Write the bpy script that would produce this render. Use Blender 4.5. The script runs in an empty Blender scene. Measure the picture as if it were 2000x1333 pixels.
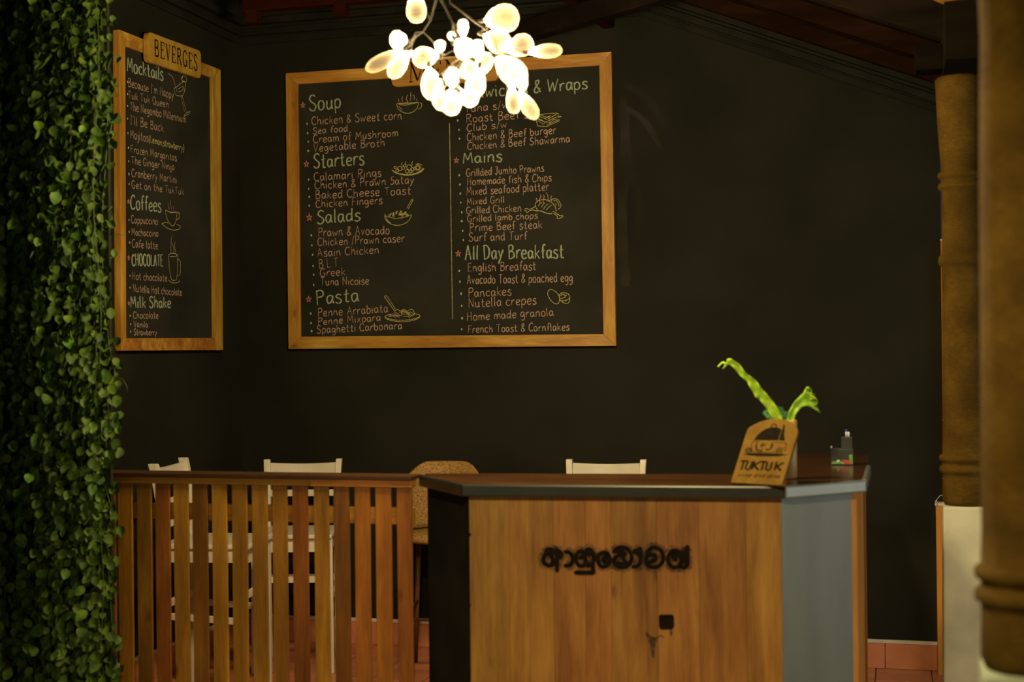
import bpy, bmesh, math, random
from mathutils import Vector, Matrix
random.seed(7)
SC = bpy.context.scene
COL = SC.collection

# ------------------------------------------------------------------ camera
H, F = 1.5, 2778.0
TH, RO, PT = math.radians(15.3), .0105, math.atan(23.5/2778.0)
CAM = Vector((0, 0, H))
FW = Vector((-math.sin(TH)*math.cos(PT), math.cos(TH)*math.cos(PT), math.sin(PT)))
_r = Vector((math.cos(TH), math.sin(TH), 0)); _u = _r.cross(FW)
RT = _r*math.cos(RO) - _u*math.sin(RO)
UP = _u*math.cos(RO) + _r*math.sin(RO)
cd = bpy.data.cameras.new('camera'); cam = bpy.data.objects.new('camera', cd); COL.objects.link(cam)
cam.matrix_world = Matrix(((RT.x, UP.x, -FW.x, 0), (RT.y, UP.y, -FW.y, 0), (RT.z, UP.z, -FW.z, H), (0, 0, 0, 1)))
cd.sensor_width = 36; cd.lens = 50.0; cd.clip_start = .05; cd.clip_end = 60
cd.dof.use_dof = True; cd.dof.focus_distance = 7.0; cd.dof.aperture_fstop = 2.6
SC.camera = cam

# ------------------------------------------------------------------ world, lights, exposure
SC.view_settings.view_transform = 'Standard'; SC.view_settings.look = 'None'
SC.view_settings.gamma = 1; SC.view_settings.use_curve_mapping = False
SC.view_settings.exposure = 0.0
SC.cycles.sample_clamp_indirect = 2.0
SC.cycles.max_bounces = 6; SC.cycles.transparent_max_bounces = 16
w = bpy.data.worlds.new('dusk'); SC.world = w; w.use_nodes = True
w.node_tree.nodes['Background'].inputs[0].default_value = (.80, .72, .50, 1)
w.node_tree.nodes['Background'].inputs[1].default_value = .034

def area(name, loc, look, sx, sy, power, col):
    l = bpy.data.lights.new(name, 'AREA'); l.shape = 'RECTANGLE'; l.size = sx; l.size_y = sy
    l.energy = power; l.color = col
    o = bpy.data.objects.new(name, l); COL.objects.link(o); o.location = loc
    o.rotation_euler = (Vector(look)-Vector(loc)).to_track_quat('-Z', 'Y').to_euler()
    return o
# daylight through the open right side of the room
area('daylight', (3.2, 4.8, 1.2), (-.4, 5.6, .4), 3.0, 1.8, 42, (.90, .97, .84))
# unseen warm spot added for the counter front, cone shaped to spare the ivy
sp = bpy.data.lights.new('counter_fill_spot', 'SPOT'); sp.energy = 330; sp.color = (1.0, .75, .36); sp.spot_size = math.radians(74); sp.spot_blend = 1.0; sp.shadow_soft_size = .10
spo = bpy.data.objects.new('counter_fill_spot', sp); COL.objects.link(spo); spo.location = (-.55, 1.3, 2.6)
spo.rotation_euler = (Vector((-.55, 4.3, .35))-spo.location).to_track_quat('-Z', 'Y').to_euler()
area('column_fill', (.9, -1.6, 2.0), (.6, 2.4, 1.5), 1.2, .6, 2.2, (1.0, .75, .36))  # weak warm fill added behind the camera to brighten the near column

area('ivy_fill', (-2.3, .8, 1.2), (-2.35, 4.4, 1.25), 1.4, 1.2, 3.8, (.92, 1.0, .70))  # soft fill added for the ivy, tinted like daylight from the front left

def onax(ax, v, x, y):
    d = FW + RT*((x-1000)/F) + UP*((666.5-y)/F)
    return CAM + d*((v-CAM[ax])/d[ax])
def onplane(p0, n, x, y):
    d = FW + RT*((x-1000)/F) + UP*((666.5-y)/F)
    return CAM + d*((p0-CAM).dot(n)/d.dot(n))

# ------------------------------------------------------------------ materials
MATS = {}
def base_mat(name):
    m = bpy.data.materials.new(name); m.use_nodes = True
    MATS[name] = m
    return m, m.node_tree.nodes, m.node_tree.links, m.node_tree.nodes['Principled BSDF']
def c4(c): return (c[0], c[1], c[2], 1)
def coords(n, l, scale, rnd=True):
    tc = n.new('ShaderNodeTexCoord'); mp = n.new('ShaderNodeMapping'); mp.inputs['Scale'].default_value = scale
    l.new(tc.outputs['Object'], mp.inputs['Vector'])
    if rnd:
        oi = n.new('ShaderNodeObjectInfo'); mu = n.new('ShaderNodeMath'); mu.operation = 'MULTIPLY'; mu.inputs[1].default_value = 37
        l.new(oi.outputs['Random'], mu.inputs[0])
        l.new(mu.outputs[0], mp.inputs['Location'])
    return mp.outputs[0]
def noise(n, l, vec, scale, detail=3, dist=0.0):
    t = n.new('ShaderNodeTexNoise'); t.inputs['Scale'].default_value = scale; t.inputs['Detail'].default_value = detail
    t.inputs['Distortion'].default_value = dist
    l.new(vec, t.inputs['Vector']); return t.outputs['Fac']
def ramp(n, l, fac, stops):
    r = n.new('ShaderNodeValToRGB'); e = r.color_ramp.elements
    e[0].position, e[0].color = stops[0][0], c4(stops[0][1]); e[1].position, e[1].color = stops[-1][0], c4(stops[-1][1])
    for p, c in stops[1:-1]:
        x = e.new(p); x.color = c4(c)
    l.new(fac, r.inputs[0]); return r.outputs[0]
def bump(n, l, b, fac, dist, strength=.5):
    k = n.new('ShaderNodeBump'); k.inputs['Distance'].default_value = dist; k.inputs['Strength'].default_value = strength
    l.new(fac, k.inputs['Height']); l.new(k.outputs[0], b.inputs['Normal'])
def mottled(name, c1, c2, scale=8, rough=.7, bmp=0.0, stretch=(1, 1, 1), spec=.3, metal=0.0, vary=0.0, lo=.35, hi=.65):
    m, n, l, b = base_mat(name)
    v = coords(n, l, stretch); f = noise(n, l, v, scale, 4)
    c = ramp(n, l, f, [(lo, c1), (hi, c2)])
    if vary: c = varied(n, l, c, vary)
    l.new(c, b.inputs['Base Color']); b.inputs['Roughness'].default_value = rough
    b.inputs['Specular IOR Level'].default_value = spec; b.inputs['Metallic'].default_value = metal
    if bmp: bump(n, l, b, f, bmp)
    return m
def varied(n, l, c, amt):
    oi = n.new('ShaderNodeObjectInfo'); mr = n.new('ShaderNodeMapRange')
    mr.inputs['To Min'].default_value = 1-amt; mr.inputs['To Max'].default_value = 1+amt
    l.new(oi.outputs['Random'], mr.inputs['Value'])
    hs = n.new('ShaderNodeHueSaturation'); k_ = amt; l.new(mr.outputs[0], hs.inputs['Value']); l.new(c, hs.inputs['Color'])
    m2 = n.new('ShaderNodeMapRange'); m2.inputs['To Min'].default_value = .487 if amt != .34 else .478; m2.inputs['To Max'].default_value = .510
    mu = n.new('ShaderNodeMath'); mu.operation = 'FRACT'; k = n.new('ShaderNodeMath'); k.operation = 'MULTIPLY'; k.inputs[1].default_value = 7.3
    l.new(oi.outputs['Random'], k.inputs[0]); l.new(k.outputs[0], mu.inputs[0]); l.new(mu.outputs[0], m2.inputs['Value'])
    l.new(m2.outputs[0], hs.inputs['Hue'])
    return hs.outputs[0]
def wood(name, dark, mid, light, axis=2, rough=.45, vary=.18, coat=0.0, knots=True, spec=.4, size=1.0):
    m, n, l, b = base_mat(name)
    s = [1, 1, 1]; s[axis] = .09
    v = coords(n, l, tuple(s))
    f1 = noise(n, l, v, 26/size, 3, .6); f2 = noise(n, l, v, 150/size, 3)
    s2 = [1, 1, 1]; s2[axis] = .3
    v2 = coords(n, l, tuple(s2)); f3 = noise(n, l, v2, 7/size, 2, .5)
    a = n.new('ShaderNodeMix'); a.inputs[0].default_value = .35; l.new(f1, a.inputs[2]); l.new(f2, a.inputs[3])
    a2 = n.new('ShaderNodeMix'); a2.inputs[0].default_value = .38; l.new(a.outputs[0], a2.inputs[2]); l.new(f3, a2.inputs[3])
    c = ramp(n, l, a2.outputs[0], [(.30, dark), (.5, mid), (.68, light)])
    if knots:
        s3 = [1, 1, 1]; s3[axis] = .45
        v3 = coords(n, l, tuple(s3)); vo = n.new('ShaderNodeTexVoronoi'); vo.inputs['Scale'].default_value = 9/size
        l.new(v3, vo.inputs['Vector'])
        r = ramp(n, l, vo.outputs['Distance'], [(.03, (.25, .2, .18)), (.13, (1, 1, 1))])
        mx = n.new('ShaderNodeMix'); mx.data_type = 'RGBA'; mx.blend_type = 'MULTIPLY'; mx.inputs[0].default_value = .8
        l.new(c, mx.inputs[6]); l.new(r, mx.inputs[7]); c = mx.outputs[2]
    if vary: c = varied(n, l, c, vary)
    l.new(c, b.inputs['Base Color']); b.inputs['Roughness'].default_value = rough
    b.inputs['Specular IOR Level'].default_value = spec; b.inputs['Coat Weight'].default_value = coat
    bump(n, l, b, f2, .0006, .4)
    return m

M = {}
M['black_wall'] = mottled('black_wall_paint', (.014, .0145, .011), (.021, .0208, .016), 2.2, .9, .0006, spec=.03)
M['black_wood'] = mottled('dark_grey_wood_with_shade', (.011, .011, .009), (.018, .0175, .014), 6, .8, .0005, spec=.05)
M['board'] = mottled('chalkboard', (.021, .0215, .017), (.033, .033, .027), 3.0, .9, spec=.04)
M['frame'] = wood('teak_frame', (.15, .055, .008), (.38, .185, .025), (.62, .40, .08), 0, .4, .10)
M['frame_v'] = wood('teak_frame_upright', (.20, .08, .010), (.42, .22, .028), (.64, .42, .08), 2, .4, .10)
M['plaque'] = wood('carved_plaque_wood', (.26, .12, .02), (.42, .23, .035), (.56, .35, .07), 0, .45, .05, knots=False)
M['sign'] = wood('leaning_sign_wood', (.08, .044, .006), (.12, .070, .010), (.16, .100, .018), 2, .75, .0, knots=False, spec=.08)
M['slat'] = wood('slat_wood', (.08, .033, .004), (.20, .088, .009), (.33, .16, .019), 2, .42, .34)
M['rail'] = wood('rail_wood', (.10, .040, .007), (.25, .11, .014), (.40, .20, .030), 0, .42, .15)
M['cap'] = wood('dark_cap_wood', (.022, .009, .005), (.05, .02, .008), (.08, .035, .014), 0, .35, .1, knots=False)
M['panel'] = wood('counter_plank_wood', (.12, .046, .009), (.25, .120, .022), (.37, .20, .042), 2, .5, .08)
M['top'] = wood('countertop_wood', (.020, .007, .0025), (.048, .018, .005), (.088, .039, .010), 0, .25, .12, coat=.2)
M['post'] = wood('orange_wood', (.30, .11, .020), (.44, .175, .032), (.55, .24, .05), 2, .6, .05, knots=False, spec=.15)
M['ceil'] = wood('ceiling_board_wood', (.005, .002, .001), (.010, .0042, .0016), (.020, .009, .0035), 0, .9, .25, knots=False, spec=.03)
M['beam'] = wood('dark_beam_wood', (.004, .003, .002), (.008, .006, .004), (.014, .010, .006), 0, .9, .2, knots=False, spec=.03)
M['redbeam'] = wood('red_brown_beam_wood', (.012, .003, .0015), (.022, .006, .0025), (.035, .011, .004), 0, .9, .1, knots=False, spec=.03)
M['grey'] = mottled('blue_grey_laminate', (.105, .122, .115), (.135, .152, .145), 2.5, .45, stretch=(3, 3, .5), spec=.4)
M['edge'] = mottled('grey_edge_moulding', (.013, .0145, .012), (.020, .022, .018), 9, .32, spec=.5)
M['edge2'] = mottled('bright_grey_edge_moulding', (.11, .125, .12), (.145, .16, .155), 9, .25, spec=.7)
M['white'] = mottled('white_paint', (.60, .57, .48), (.68, .65, .56), 5, .4, spec=.4)
M['rattan'] = mottled('rattan', (.16, .085, .022), (.42, .25, .08), 110, .6, .002, stretch=(1, 1, 1.8))
M['brownwood'] = wood('brown_chair_wood', (.05, .02, .008), (.10, .042, .014), (.15, .07, .025), 2, .4, .1)
M['tile'] = mottled('terracotta_tile', (.42, .145, .075), (.56, .22, .12), 5, .35, .0004, vary=.10, spec=.45)
M['grout'] = mottled('grout', (.30, .20, .15), (.38, .27, .20), 30, .9)
M['strip'] = mottled('white_skirting_line', (.50, .44, .36), (.60, .54, .45), 14, .7)
M['cement'] = mottled('cement_plaster', (.36, .37, .30), (.54, .55, .45), 5, .85, .003, vary=.03)
M['green_cement'] = mottled('pale_plinth_paint', (.30, .36, .27), (.38, .44, .34), 5, .8)
M['dark'] = mottled('dark_plastic', (.010, .011, .012), (.018, .019, .02), 20, .3, spec=.6)
M['ink'] = mottled('black_ink', (.008, .006, .004), (.014, .010, .007), 60, .9, spec=.02)
M['wire'] = mottled('dark_wire', (.0025, .002, .001), (.004, .003, .002), 30, .8, spec=.05)
M['screw'] = mottled('steel_screw', (.6, .58, .5), (.8, .78, .7), 30, .3, metal=.8)
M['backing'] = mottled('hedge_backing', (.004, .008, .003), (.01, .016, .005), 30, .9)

def burlap():
    m, n, l, b = base_mat('burlap_cloth')
    tc = n.new('ShaderNodeTexCoord')
    a = n.new('ShaderNodeTexNoise'); a.inputs['Scale'].default_value = 9; a.inputs['Detail'].default_value = 5
    l.new(tc.outputs['Object'], a.inputs['Vector'])
    mp = n.new('ShaderNodeMapping'); mp.inputs['Scale'].default_value = (1, 1, 9); l.new(tc.outputs['Object'], mp.inputs['Vector'])
    f = n.new('ShaderNodeTexNoise'); f.inputs['Scale'].default_value = 60; f.inputs['Detail'].default_value = 4; l.new(mp.outputs[0], f.inputs['Vector'])
    a1 = n.new('ShaderNodeMix'); a1.inputs[0].default_value = .45; l.new(a.outputs[0], a1.inputs[2]); l.new(f.outputs[0], a1.inputs[3])
    c = ramp(n, l, a1.outputs[0], [(.33, (.036, .019, .0015)), (.5, (.072, .040, .003)), (.66, (.115, .070, .008))])
    l.new(c, b.inputs['Base Color']); b.inputs['Roughness'].default_value = .85; b.inputs['Specular IOR Level'].default_value = .15
    bump(n, l, b, f.outputs[0], .004, .6)
    return m
M['burlap'] = burlap()
def chalk(name, col, dens=.42, scale=330):
    m, n, l, b = base_mat(name)
    v = coords(n, l, (1, 1, 1), False); f = noise(n, l, v, scale, 2)
    c = ramp(n, l, f, [(dens-.10, (.05, .048, .042)), (dens+.10, col)])
    l.new(c, b.inputs['Base Color']); b.inputs['Roughness'].default_value = .95; b.inputs['Specular IOR Level'].default_value = .05
    return m
M['pink'] = chalk('pink_chalk', (.52, .37, .29))
M['green'] = chalk('green_chalk', (.40, .48, .35), .42)
M['yellow'] = chalk('yellow_chalk', (.54, .51, .20))
M['dot'] = chalk('pale_green_chalk', (.42, .50, .36), .3)
M['star'] = chalk('salmon_chalk', (.62, .25, .20), .35)
def leafmat(name, c1, c2, sub=.0, stripes=False, scale=40, rough=.4):
    m, n, l, b = base_mat(name)
    v = coords(n, l, (1, 1, 1)); f = noise(n, l, v, scale, 2)
    c = ramp(n, l, f, [(.35, c1), (.65, c2)])
    c = varied(n, l, c, .35)
    l.new(c, b.inputs['Base Color']); b.inputs['Roughness'].default_value = rough; b.inputs['Specular IOR Level'].default_value = .35
    tr = n.new('ShaderNodeBsdfTranslucent'); l.new(c, tr.inputs[0]); mx = n.new('ShaderNodeMixShader'); mx.inputs[0].default_value = sub
    o = n['Material Output']; l.new(b.outputs[0], mx.inputs[1]); l.new(tr.outputs[0], mx.inputs[2]); l.new(mx.outputs[0], o.inputs[0])
    return m
M['ivy'] = leafmat('ivy_leaf', (.036, .105, .008), (.11, .215, .017), .2, rough=.6)
M['ivy2'] = leafmat('ivy_leaf_dense', (.028, .090, .011), (.10, .19, .018), .15, scale=22, rough=.65)
M['vine'] = mottled('vine_stem', (.03, .06, .012), (.06, .10, .02), 30, .6)
M['frond'] = leafmat('fern_frond', (.27, .50, .02), (.40, .62, .05), .35, scale=30)
M['fern'] = leafmat('dark_fern', (.02, .12, .05), (.06, .22, .10), .2, scale=200)

# ------------------------------------------------------------------ object helpers
PLOC = {}
def tag(o, label=None, cat=None, group=None, kind=None):
    if label: o['label'] = label
    if cat: o['category'] = cat
    if group: o['group'] = group
    if kind: o['kind'] = kind
    return o
def thing(name, label, cat, loc=(0, 0, 0), group=None):
    o = bpy.data.objects.new(name, None); COL.objects.link(o); o.empty_display_size = .05
    o.location = loc; PLOC[o] = Vector(loc)
    return tag(o, label, cat, group)
def wloc(o):
    return PLOC.get(o, Vector((0, 0, 0)))
def mesh(name, verts, faces, mat, parent=None, smooth=False, bevel=0, origin=None, recalc=True):
    vs = [Vector(v) for v in verts]
    if origin is None:
        lo = Vector([min(v[i] for v in vs) for i in range(3)]); hi = Vector([max(v[i] for v in vs) for i in range(3)])
        origin = (lo+hi)/2
    origin = Vector(origin)
    me = bpy.data.meshes.new(name); bm = bmesh.new()
    bv = [bm.verts.new(v-origin) for v in vs]
    for f in faces:
        try: bm.faces.new([bv[i] for i in f])
        except ValueError: pass
    if recalc: bmesh.ops.recalc_face_normals(bm, faces=bm.faces)
    if bevel:
        bmesh.ops.bevel(bm, geom=list(bm.edges), offset=bevel, segments=2, profile=.6, affect='EDGES')
    bm.to_mesh(me); bm.free()
    if smooth:
        for p in me.polygons: p.use_smooth = True
    me.materials.append(mat)
    o = bpy.data.objects.new(name, me); COL.objects.link(o)
    if parent:
        o.parent = parent; o.location = origin - wloc(parent); PLOC[o] = origin
    else:
        o.location = origin; PLOC[o] = origin
    return o
BF = [(0, 1, 3, 2), (4, 6, 7, 5), (0, 4, 5, 1), (2, 3, 7, 6), (0, 2, 6, 4), (1, 5, 7, 3)]
def boxv(lo, hi): return [(x, y, z) for x in (lo[0], hi[0]) for y in (lo[1], hi[1]) for z in (lo[2], hi[2])]
def box(name, lo, hi, mat, parent=None, bevel=.002):
    return mesh(name, boxv(lo, hi), BF, mat, parent, bevel=bevel)
def hexa(name, bot, top, mat, parent=None, bevel=0):
    """prism from a bottom ring and a top ring of points"""
    k = len(bot); f = [tuple(range(k))[::-1], tuple(range(k, 2*k))] + [(i, (i+1) % k, k+(i+1) % k, k+i) for i in range(k)]
    return mesh(name, list(bot)+list(top), f, mat, parent, bevel=bevel)
def prism(name, pts2, z0, z1, mat, parent=None, bevel=0):
    return hexa(name, [(x, y, z0) for x, y in pts2], [(x, y, z1) for x, y in pts2], mat, parent, bevel)
def beam(name, p0, p1, wd, ht, mat, parent=None, bevel=.002, up=Vector((0, 0, 1))):
    """rectangular bar from p0 to p1"""
    p0, p1 = Vector(p0), Vector(p1); d = (p1-p0).normalized()
    s = d.cross(up).normalized(); u = s.cross(d).normalized()
    q = [(-1, -1), (1, -1), (1, 1), (-1, 1)]
    return hexa(name, [p0+s*(a*wd/2)+u*(b*ht/2) for a, b in q], [p1+s*(a*wd/2)+u*(b*ht/2) for a, b in q], mat, parent, bevel)
def tube_data(path, radii, seg=8, cap=True):
    path = [Vector(p) for p in path]; vs = []; fs = []
    if not isinstance(radii, (list, tuple)): radii = [radii]*len(path)
    ref = Vector((.3, .2, 1)).normalized()
    for i, p in enumerate(path):
        d = (path[min(i+1, len(path)-1)]-path[max(i-1, 0)]).normalized()
        if abs(d.dot(ref)) > .95: ref = Vector((1, .1, 0)).normalized()
        s = d.cross(ref).normalized(); u = s.cross(d)
        for k in range(seg):
            a = 2*math.pi*k/seg; vs.append(p+(s*math.cos(a)+u*math.sin(a))*radii[i])
    for i in range(len(path)-1):
        for k in range(seg):
            fs.append((i*seg+k, i*seg+(k+1) % seg, (i+1)*seg+(k+1) % seg, (i+1)*seg+k))
    if cap: fs += [tuple(range(seg))[::-1], tuple(range((len(path)-1)*seg, len(path)*seg))]
    return vs, fs
def tube(name, path, radii, mat, parent=None, seg=8):
    v, f = tube_data(path, radii, seg); return mesh(name, v, f, mat, parent, smooth=True)
def lathe_data(profile, base, seg=24, wob=0, axis=None):
    vs = []; fs = []; n = len(profile)
    ax = (axis or Vector((0, 0, 1))).normalized()
    s = ax.orthogonal().normalized(); t = ax.cross(s)
    for r, z in profile:
        for k in range(seg):
            a = 2*math.pi*k/seg; rr = r*(1+wob*random.uniform(-1, 1))
            vs.append(Vector(base)+ax*z+(s*math.cos(a)+t*math.sin(a))*rr)
    for i in range(n-1):
        for k in range(seg):
            fs.append((i*seg+k, i*seg+(k+1) % seg, (i+1)*seg+(k+1) % seg, (i+1)*seg+k))
    fs += [tuple(range(seg))[::-1], tuple(range((n-1)*seg, n*seg))]
    return vs, fs
def lathe(name, profile, base, mat, parent=None, seg=24, wob=0, axis=None, smooth=True):
    v, f = lathe_data(profile, base, seg, wob, axis); return mesh(name, v, f, mat, parent, smooth=smooth)
def catmull(pts, sub=5):
    if len(pts) < 3: return [tuple(p) for p in pts]
    P = [pts[0]]+list(pts)+[pts[-1]]; out = []
    dim = len(pts[0])
    for i in range(1, len(P)-2):
        for k in range(sub):
            t = k/sub; a, b, c, d = P[i-1], P[i], P[i+1], P[i+2]
            out.append(tuple(.5*((2*b[j])+(-a[j]+c[j])*t+(2*a[j]-5*b[j]+4*c[j]-d[j])*t*t+(-a[j]+3*b[j]-3*c[j]+d[j])*t**3) for j in range(dim)))
    out.append(tuple(pts[-1])); return out

# ------------------------------------------------------------------ the setting
D = 6.919; XL = -3.382; XR = .185; XK = -1.221; ZC = 3.155; SL = -.398
WT = 3.9
floor = tag(box('floor', (XL-.1, 1.0, -.06), (5.0, 9.5, -.008), M['grout'], bevel=0), kind='structure')
tx0, ty0, tsz = XL, 4.42, .25
proto = None
for i in range(17):
    for j in range(11):
        x = tx0+i*tsz; y = ty0+j*tsz
        if y+tsz > D+.02 and x < XR-.2: continue
        if proto is None:
            proto = mesh('tile', boxv((x+.003, y+.003, -.008), (x+tsz-.003, y+tsz-.003, 0)), BF, M['tile'], floor, bevel=.0015); o = proto
        else:
            o = proto.copy(); COL.objects.link(o); o.location = Vector((x+tsz/2, y+tsz/2, -.004))-wloc(floor)
        o.rotation_euler.z = random.choice((0, math.pi/2, math.pi))
# back wall: level head on the left, falling with the roof on the right
wb = hexa('wall_back', [(XL-.1, D, 0), (XR, D, 0), (XR, D, ZC+.9+SL*(XR-XK)), (XK, D, ZC+.9), (XL-.1, D, ZC+.9)],
          [(XL-.1, D+.12, 0), (XR, D+.12, 0), (XR, D+.12, ZC+.9+SL*(XR-XK)), (XK, D+.12, ZC+.9), (XL-.1, D+.12, ZC+.9)], M['black_wall'])
tag(wb, kind='structure')
tag(box('wall_left', (XL-.12, 3.0, 0), (XL, D+.12, WT+.2), M['black_wall'], bevel=0), kind='structure')
# stepped black cornice
for k, (dz, th) in enumerate([(0, .014), (.045, .026), (.10, .040)]):
    h = .035
    tag(hexa('trim_%d' % (k+1), [(XL, D-th, ZC+dz), (XK, D-th, ZC+dz), (XK, D, ZC+dz), (XL, D, ZC+dz)],
             [(XL, D-th, ZC+dz+h), (XK, D-th, ZC+dz+h), (XK, D, ZC+dz+h), (XL, D, ZC+dz+h)], M['black_wood'], bevel=.003), kind='structure')
    xe = XR+.1
    tag(hexa('trim_%d' % (k+4), [(XK, D-th, ZC+dz), (xe, D-th, ZC+dz+SL*(xe-XK)), (xe, D, ZC+dz+SL*(xe-XK)), (XK, D, ZC+dz)],
             [(XK, D-th, ZC+dz+h), (xe, D-th, ZC+dz+h+SL*(xe-XK)), (xe, D, ZC+dz+h+SL*(xe-XK)), (XK, D, ZC+dz+h)], M['black_wood'], bevel=.003), kind='structure')
    tag(box('trim_%d' % (k+7), (XL, 3.0, ZC+dz), (XL+th, D-.04, ZC+dz+h), M['black_wood'], bevel=.003), kind='structure')
# roof: sloping boarded ceiling on the right, flat over the rest
ZR = ZC+.15
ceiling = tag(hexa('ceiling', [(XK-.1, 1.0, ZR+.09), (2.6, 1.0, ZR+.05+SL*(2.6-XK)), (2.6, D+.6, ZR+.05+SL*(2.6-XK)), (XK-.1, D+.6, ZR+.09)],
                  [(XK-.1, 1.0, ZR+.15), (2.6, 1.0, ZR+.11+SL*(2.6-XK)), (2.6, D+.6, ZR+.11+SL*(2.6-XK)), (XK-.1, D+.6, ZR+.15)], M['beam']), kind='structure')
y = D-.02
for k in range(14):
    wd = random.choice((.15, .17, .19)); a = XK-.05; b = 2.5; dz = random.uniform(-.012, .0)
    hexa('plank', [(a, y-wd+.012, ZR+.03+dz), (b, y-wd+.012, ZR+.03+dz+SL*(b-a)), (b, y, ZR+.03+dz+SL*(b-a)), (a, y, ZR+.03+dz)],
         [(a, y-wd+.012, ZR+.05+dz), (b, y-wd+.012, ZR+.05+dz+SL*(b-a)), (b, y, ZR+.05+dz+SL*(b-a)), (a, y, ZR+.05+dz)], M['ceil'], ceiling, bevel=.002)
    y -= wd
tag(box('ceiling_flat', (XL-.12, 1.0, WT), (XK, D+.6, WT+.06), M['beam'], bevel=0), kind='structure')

# ------------------------------------------------------------------ roof timbers
def rafter(Y, z_off, wd, ht, mat, label, x0=XK-.15, x1=2.3, name='rafter'):
    p0 = Vector((x0, Y, ZR+z_off+SL*(x0-XK))); p1 = Vector((x1, Y, ZR+z_off+SL*(x1-XK)))
    return beam(name, p0, p1, wd, ht, mat, ceiling, bevel=.004)
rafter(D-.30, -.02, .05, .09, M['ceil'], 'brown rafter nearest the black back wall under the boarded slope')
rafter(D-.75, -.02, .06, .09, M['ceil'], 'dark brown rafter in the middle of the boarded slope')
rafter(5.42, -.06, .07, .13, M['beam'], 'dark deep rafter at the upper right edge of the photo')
pa = onax(1, 5.62, 1650, -6); pb = onax(1, 5.62, 1815, 66)
tag(beam('roof_batten', pa-(pb-pa)*.5, pb, .02, .016, M['strip']), 'thin pale batten on the roof slope at top right', 'batten')
a = onax(1, D-.12, 955, 82); b = onax(1, D-.75, 1330, -26)
tag(beam('hip_beam', a, b, .07, .095, M['beam'], bevel=.004), 'black slanting roof beam above the chandelier', 'beam')
a = onax(1, D-.045, 1188, 42); b = onax(1, D-.95, 1040, -60)
tag(beam('joist', a, b, .05, .07, M['redbeam'], bevel=.006), 'brown joist with a broken end meeting the wall above the big board', 'beam')
bx0 = onax(1, 6.25, 478, 26); bx1 = onax(1, 6.25, 1010, -20)
tie = thing('tie_beam', 'red brown timber running across the top left of the photo', 'beam', (bx0.x, 6.25, bx0.z))
zb = onax(1, 6.25, 640, 12).z
box('rail', (bx0.x, 6.22, zb), (bx1.x, 6.28, zb+.14), M['redbeam'], tie, .004)
for px, py in ((493, 46), (666, 34)):
    q = onax(1, 6.24, px, py)
    box('hanger_post', (q.x-.03, 6.22, zb+.141), (q.x+.03, 6.28, WT), M['redbeam'], tie, .003)
    box('stub_post', (q.x-.030, 6.215, q.z), (q.x+.030, 6.275, zb+.01), M['redbeam'], tie, .003)

# ------------------------------------------------------------------ skirting, door trim
sk = tag(box('baseboard_back', (XL, D-.006, 0), (XR, D, .135), M['grout'], bevel=0), kind='structure')
jx = onax(1, D, 1729, 1280).x
x = jx-14*.235
while x < XR-.01:
    a, b = max(x, XL), min(x+.235, XR-.005)
    if b-a > .02: box('tile', (a+.0015, D-.014, .001), (b-.0015, D-.005, .118), M['tile'], sk, .002)
    x += .235
box('cement_strip', (XL, D-.016, .119), (XR-.005, D-.004, .135), M['strip'], sk, .002)
sk = tag(box('baseboard_left', (XL, 4.6, 0), (XL+.006, D, .135), M['grout'], bevel=0), kind='structure')
y = 4.6
while y < D-.03:
    box('tile', (XL+.005, y+.0015, .001), (XL+.014, min(y+.2335, D-.016), .118), M['tile'], sk, .002); y += .235
box('cement_strip', (XL+.004, 4.6, .119), (XL+.016, D-.016, .135), M['strip'], sk, .002)

z1 = onax(1, D-.06, 1838, 987).z; xa = onax(1, D-.06, 1829, 1100).x; xb = onax(1, D-.06, 1841, 1100).x
post = thing('half_height_post', 'orange half height wooden post by the right end of the black wall', 'post', (xa, D-.06, 0))
box('shaft', (xa, D-.10, 0), (xb, D-.03, z1), M['post'], post, .003)
box('cap', (xa-.004, D-.104, z1), (xb+.012, D-.026, z1+.012), M['strip'], post, .002)
z2 = onax(1, D-.02, 1846, 471).z; xc = onax(1, D-.02, 1840, 700).x
tr = thing('door_jamb', 'tall brown wooden jamb with small screws behind the burlap column', 'jamb', (xc, D-.02, z1+.03))
box('board', (xc, D-.045, z1+.03), (xc+.036, D+.05, z2), M['post'], tr, .002)
box('cap', (xc-.002, D-.05, z2), (xc+.04, D+.05, z2+.008), M['strip'], tr, .001)
for py in (478, 568, 680, 820, 935):
    q = onax(1, D-.045, 1842, py); lathe('screw', [(.0035, 0), (.0035, .004), (.001, .006)], (q.x+.001, D-.045, q.z), M['screw'], tr, 8, axis=Vector((-.7, -1, 0)))
q = onax(1, D-.06, 1830, 982)
tag(tube('wire', [q+Vector((0, -.05, -.01)), q+Vector((-.006, -.05, .012)), q+Vector((.012, -.04, .035)), q+Vector((.05, -.02, .045)), q+Vector((.07, .0, .06))], .0018, M['screw'], seg=6),
    'thin loose wire curling off the top of the orange half height post', 'wire')

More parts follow.
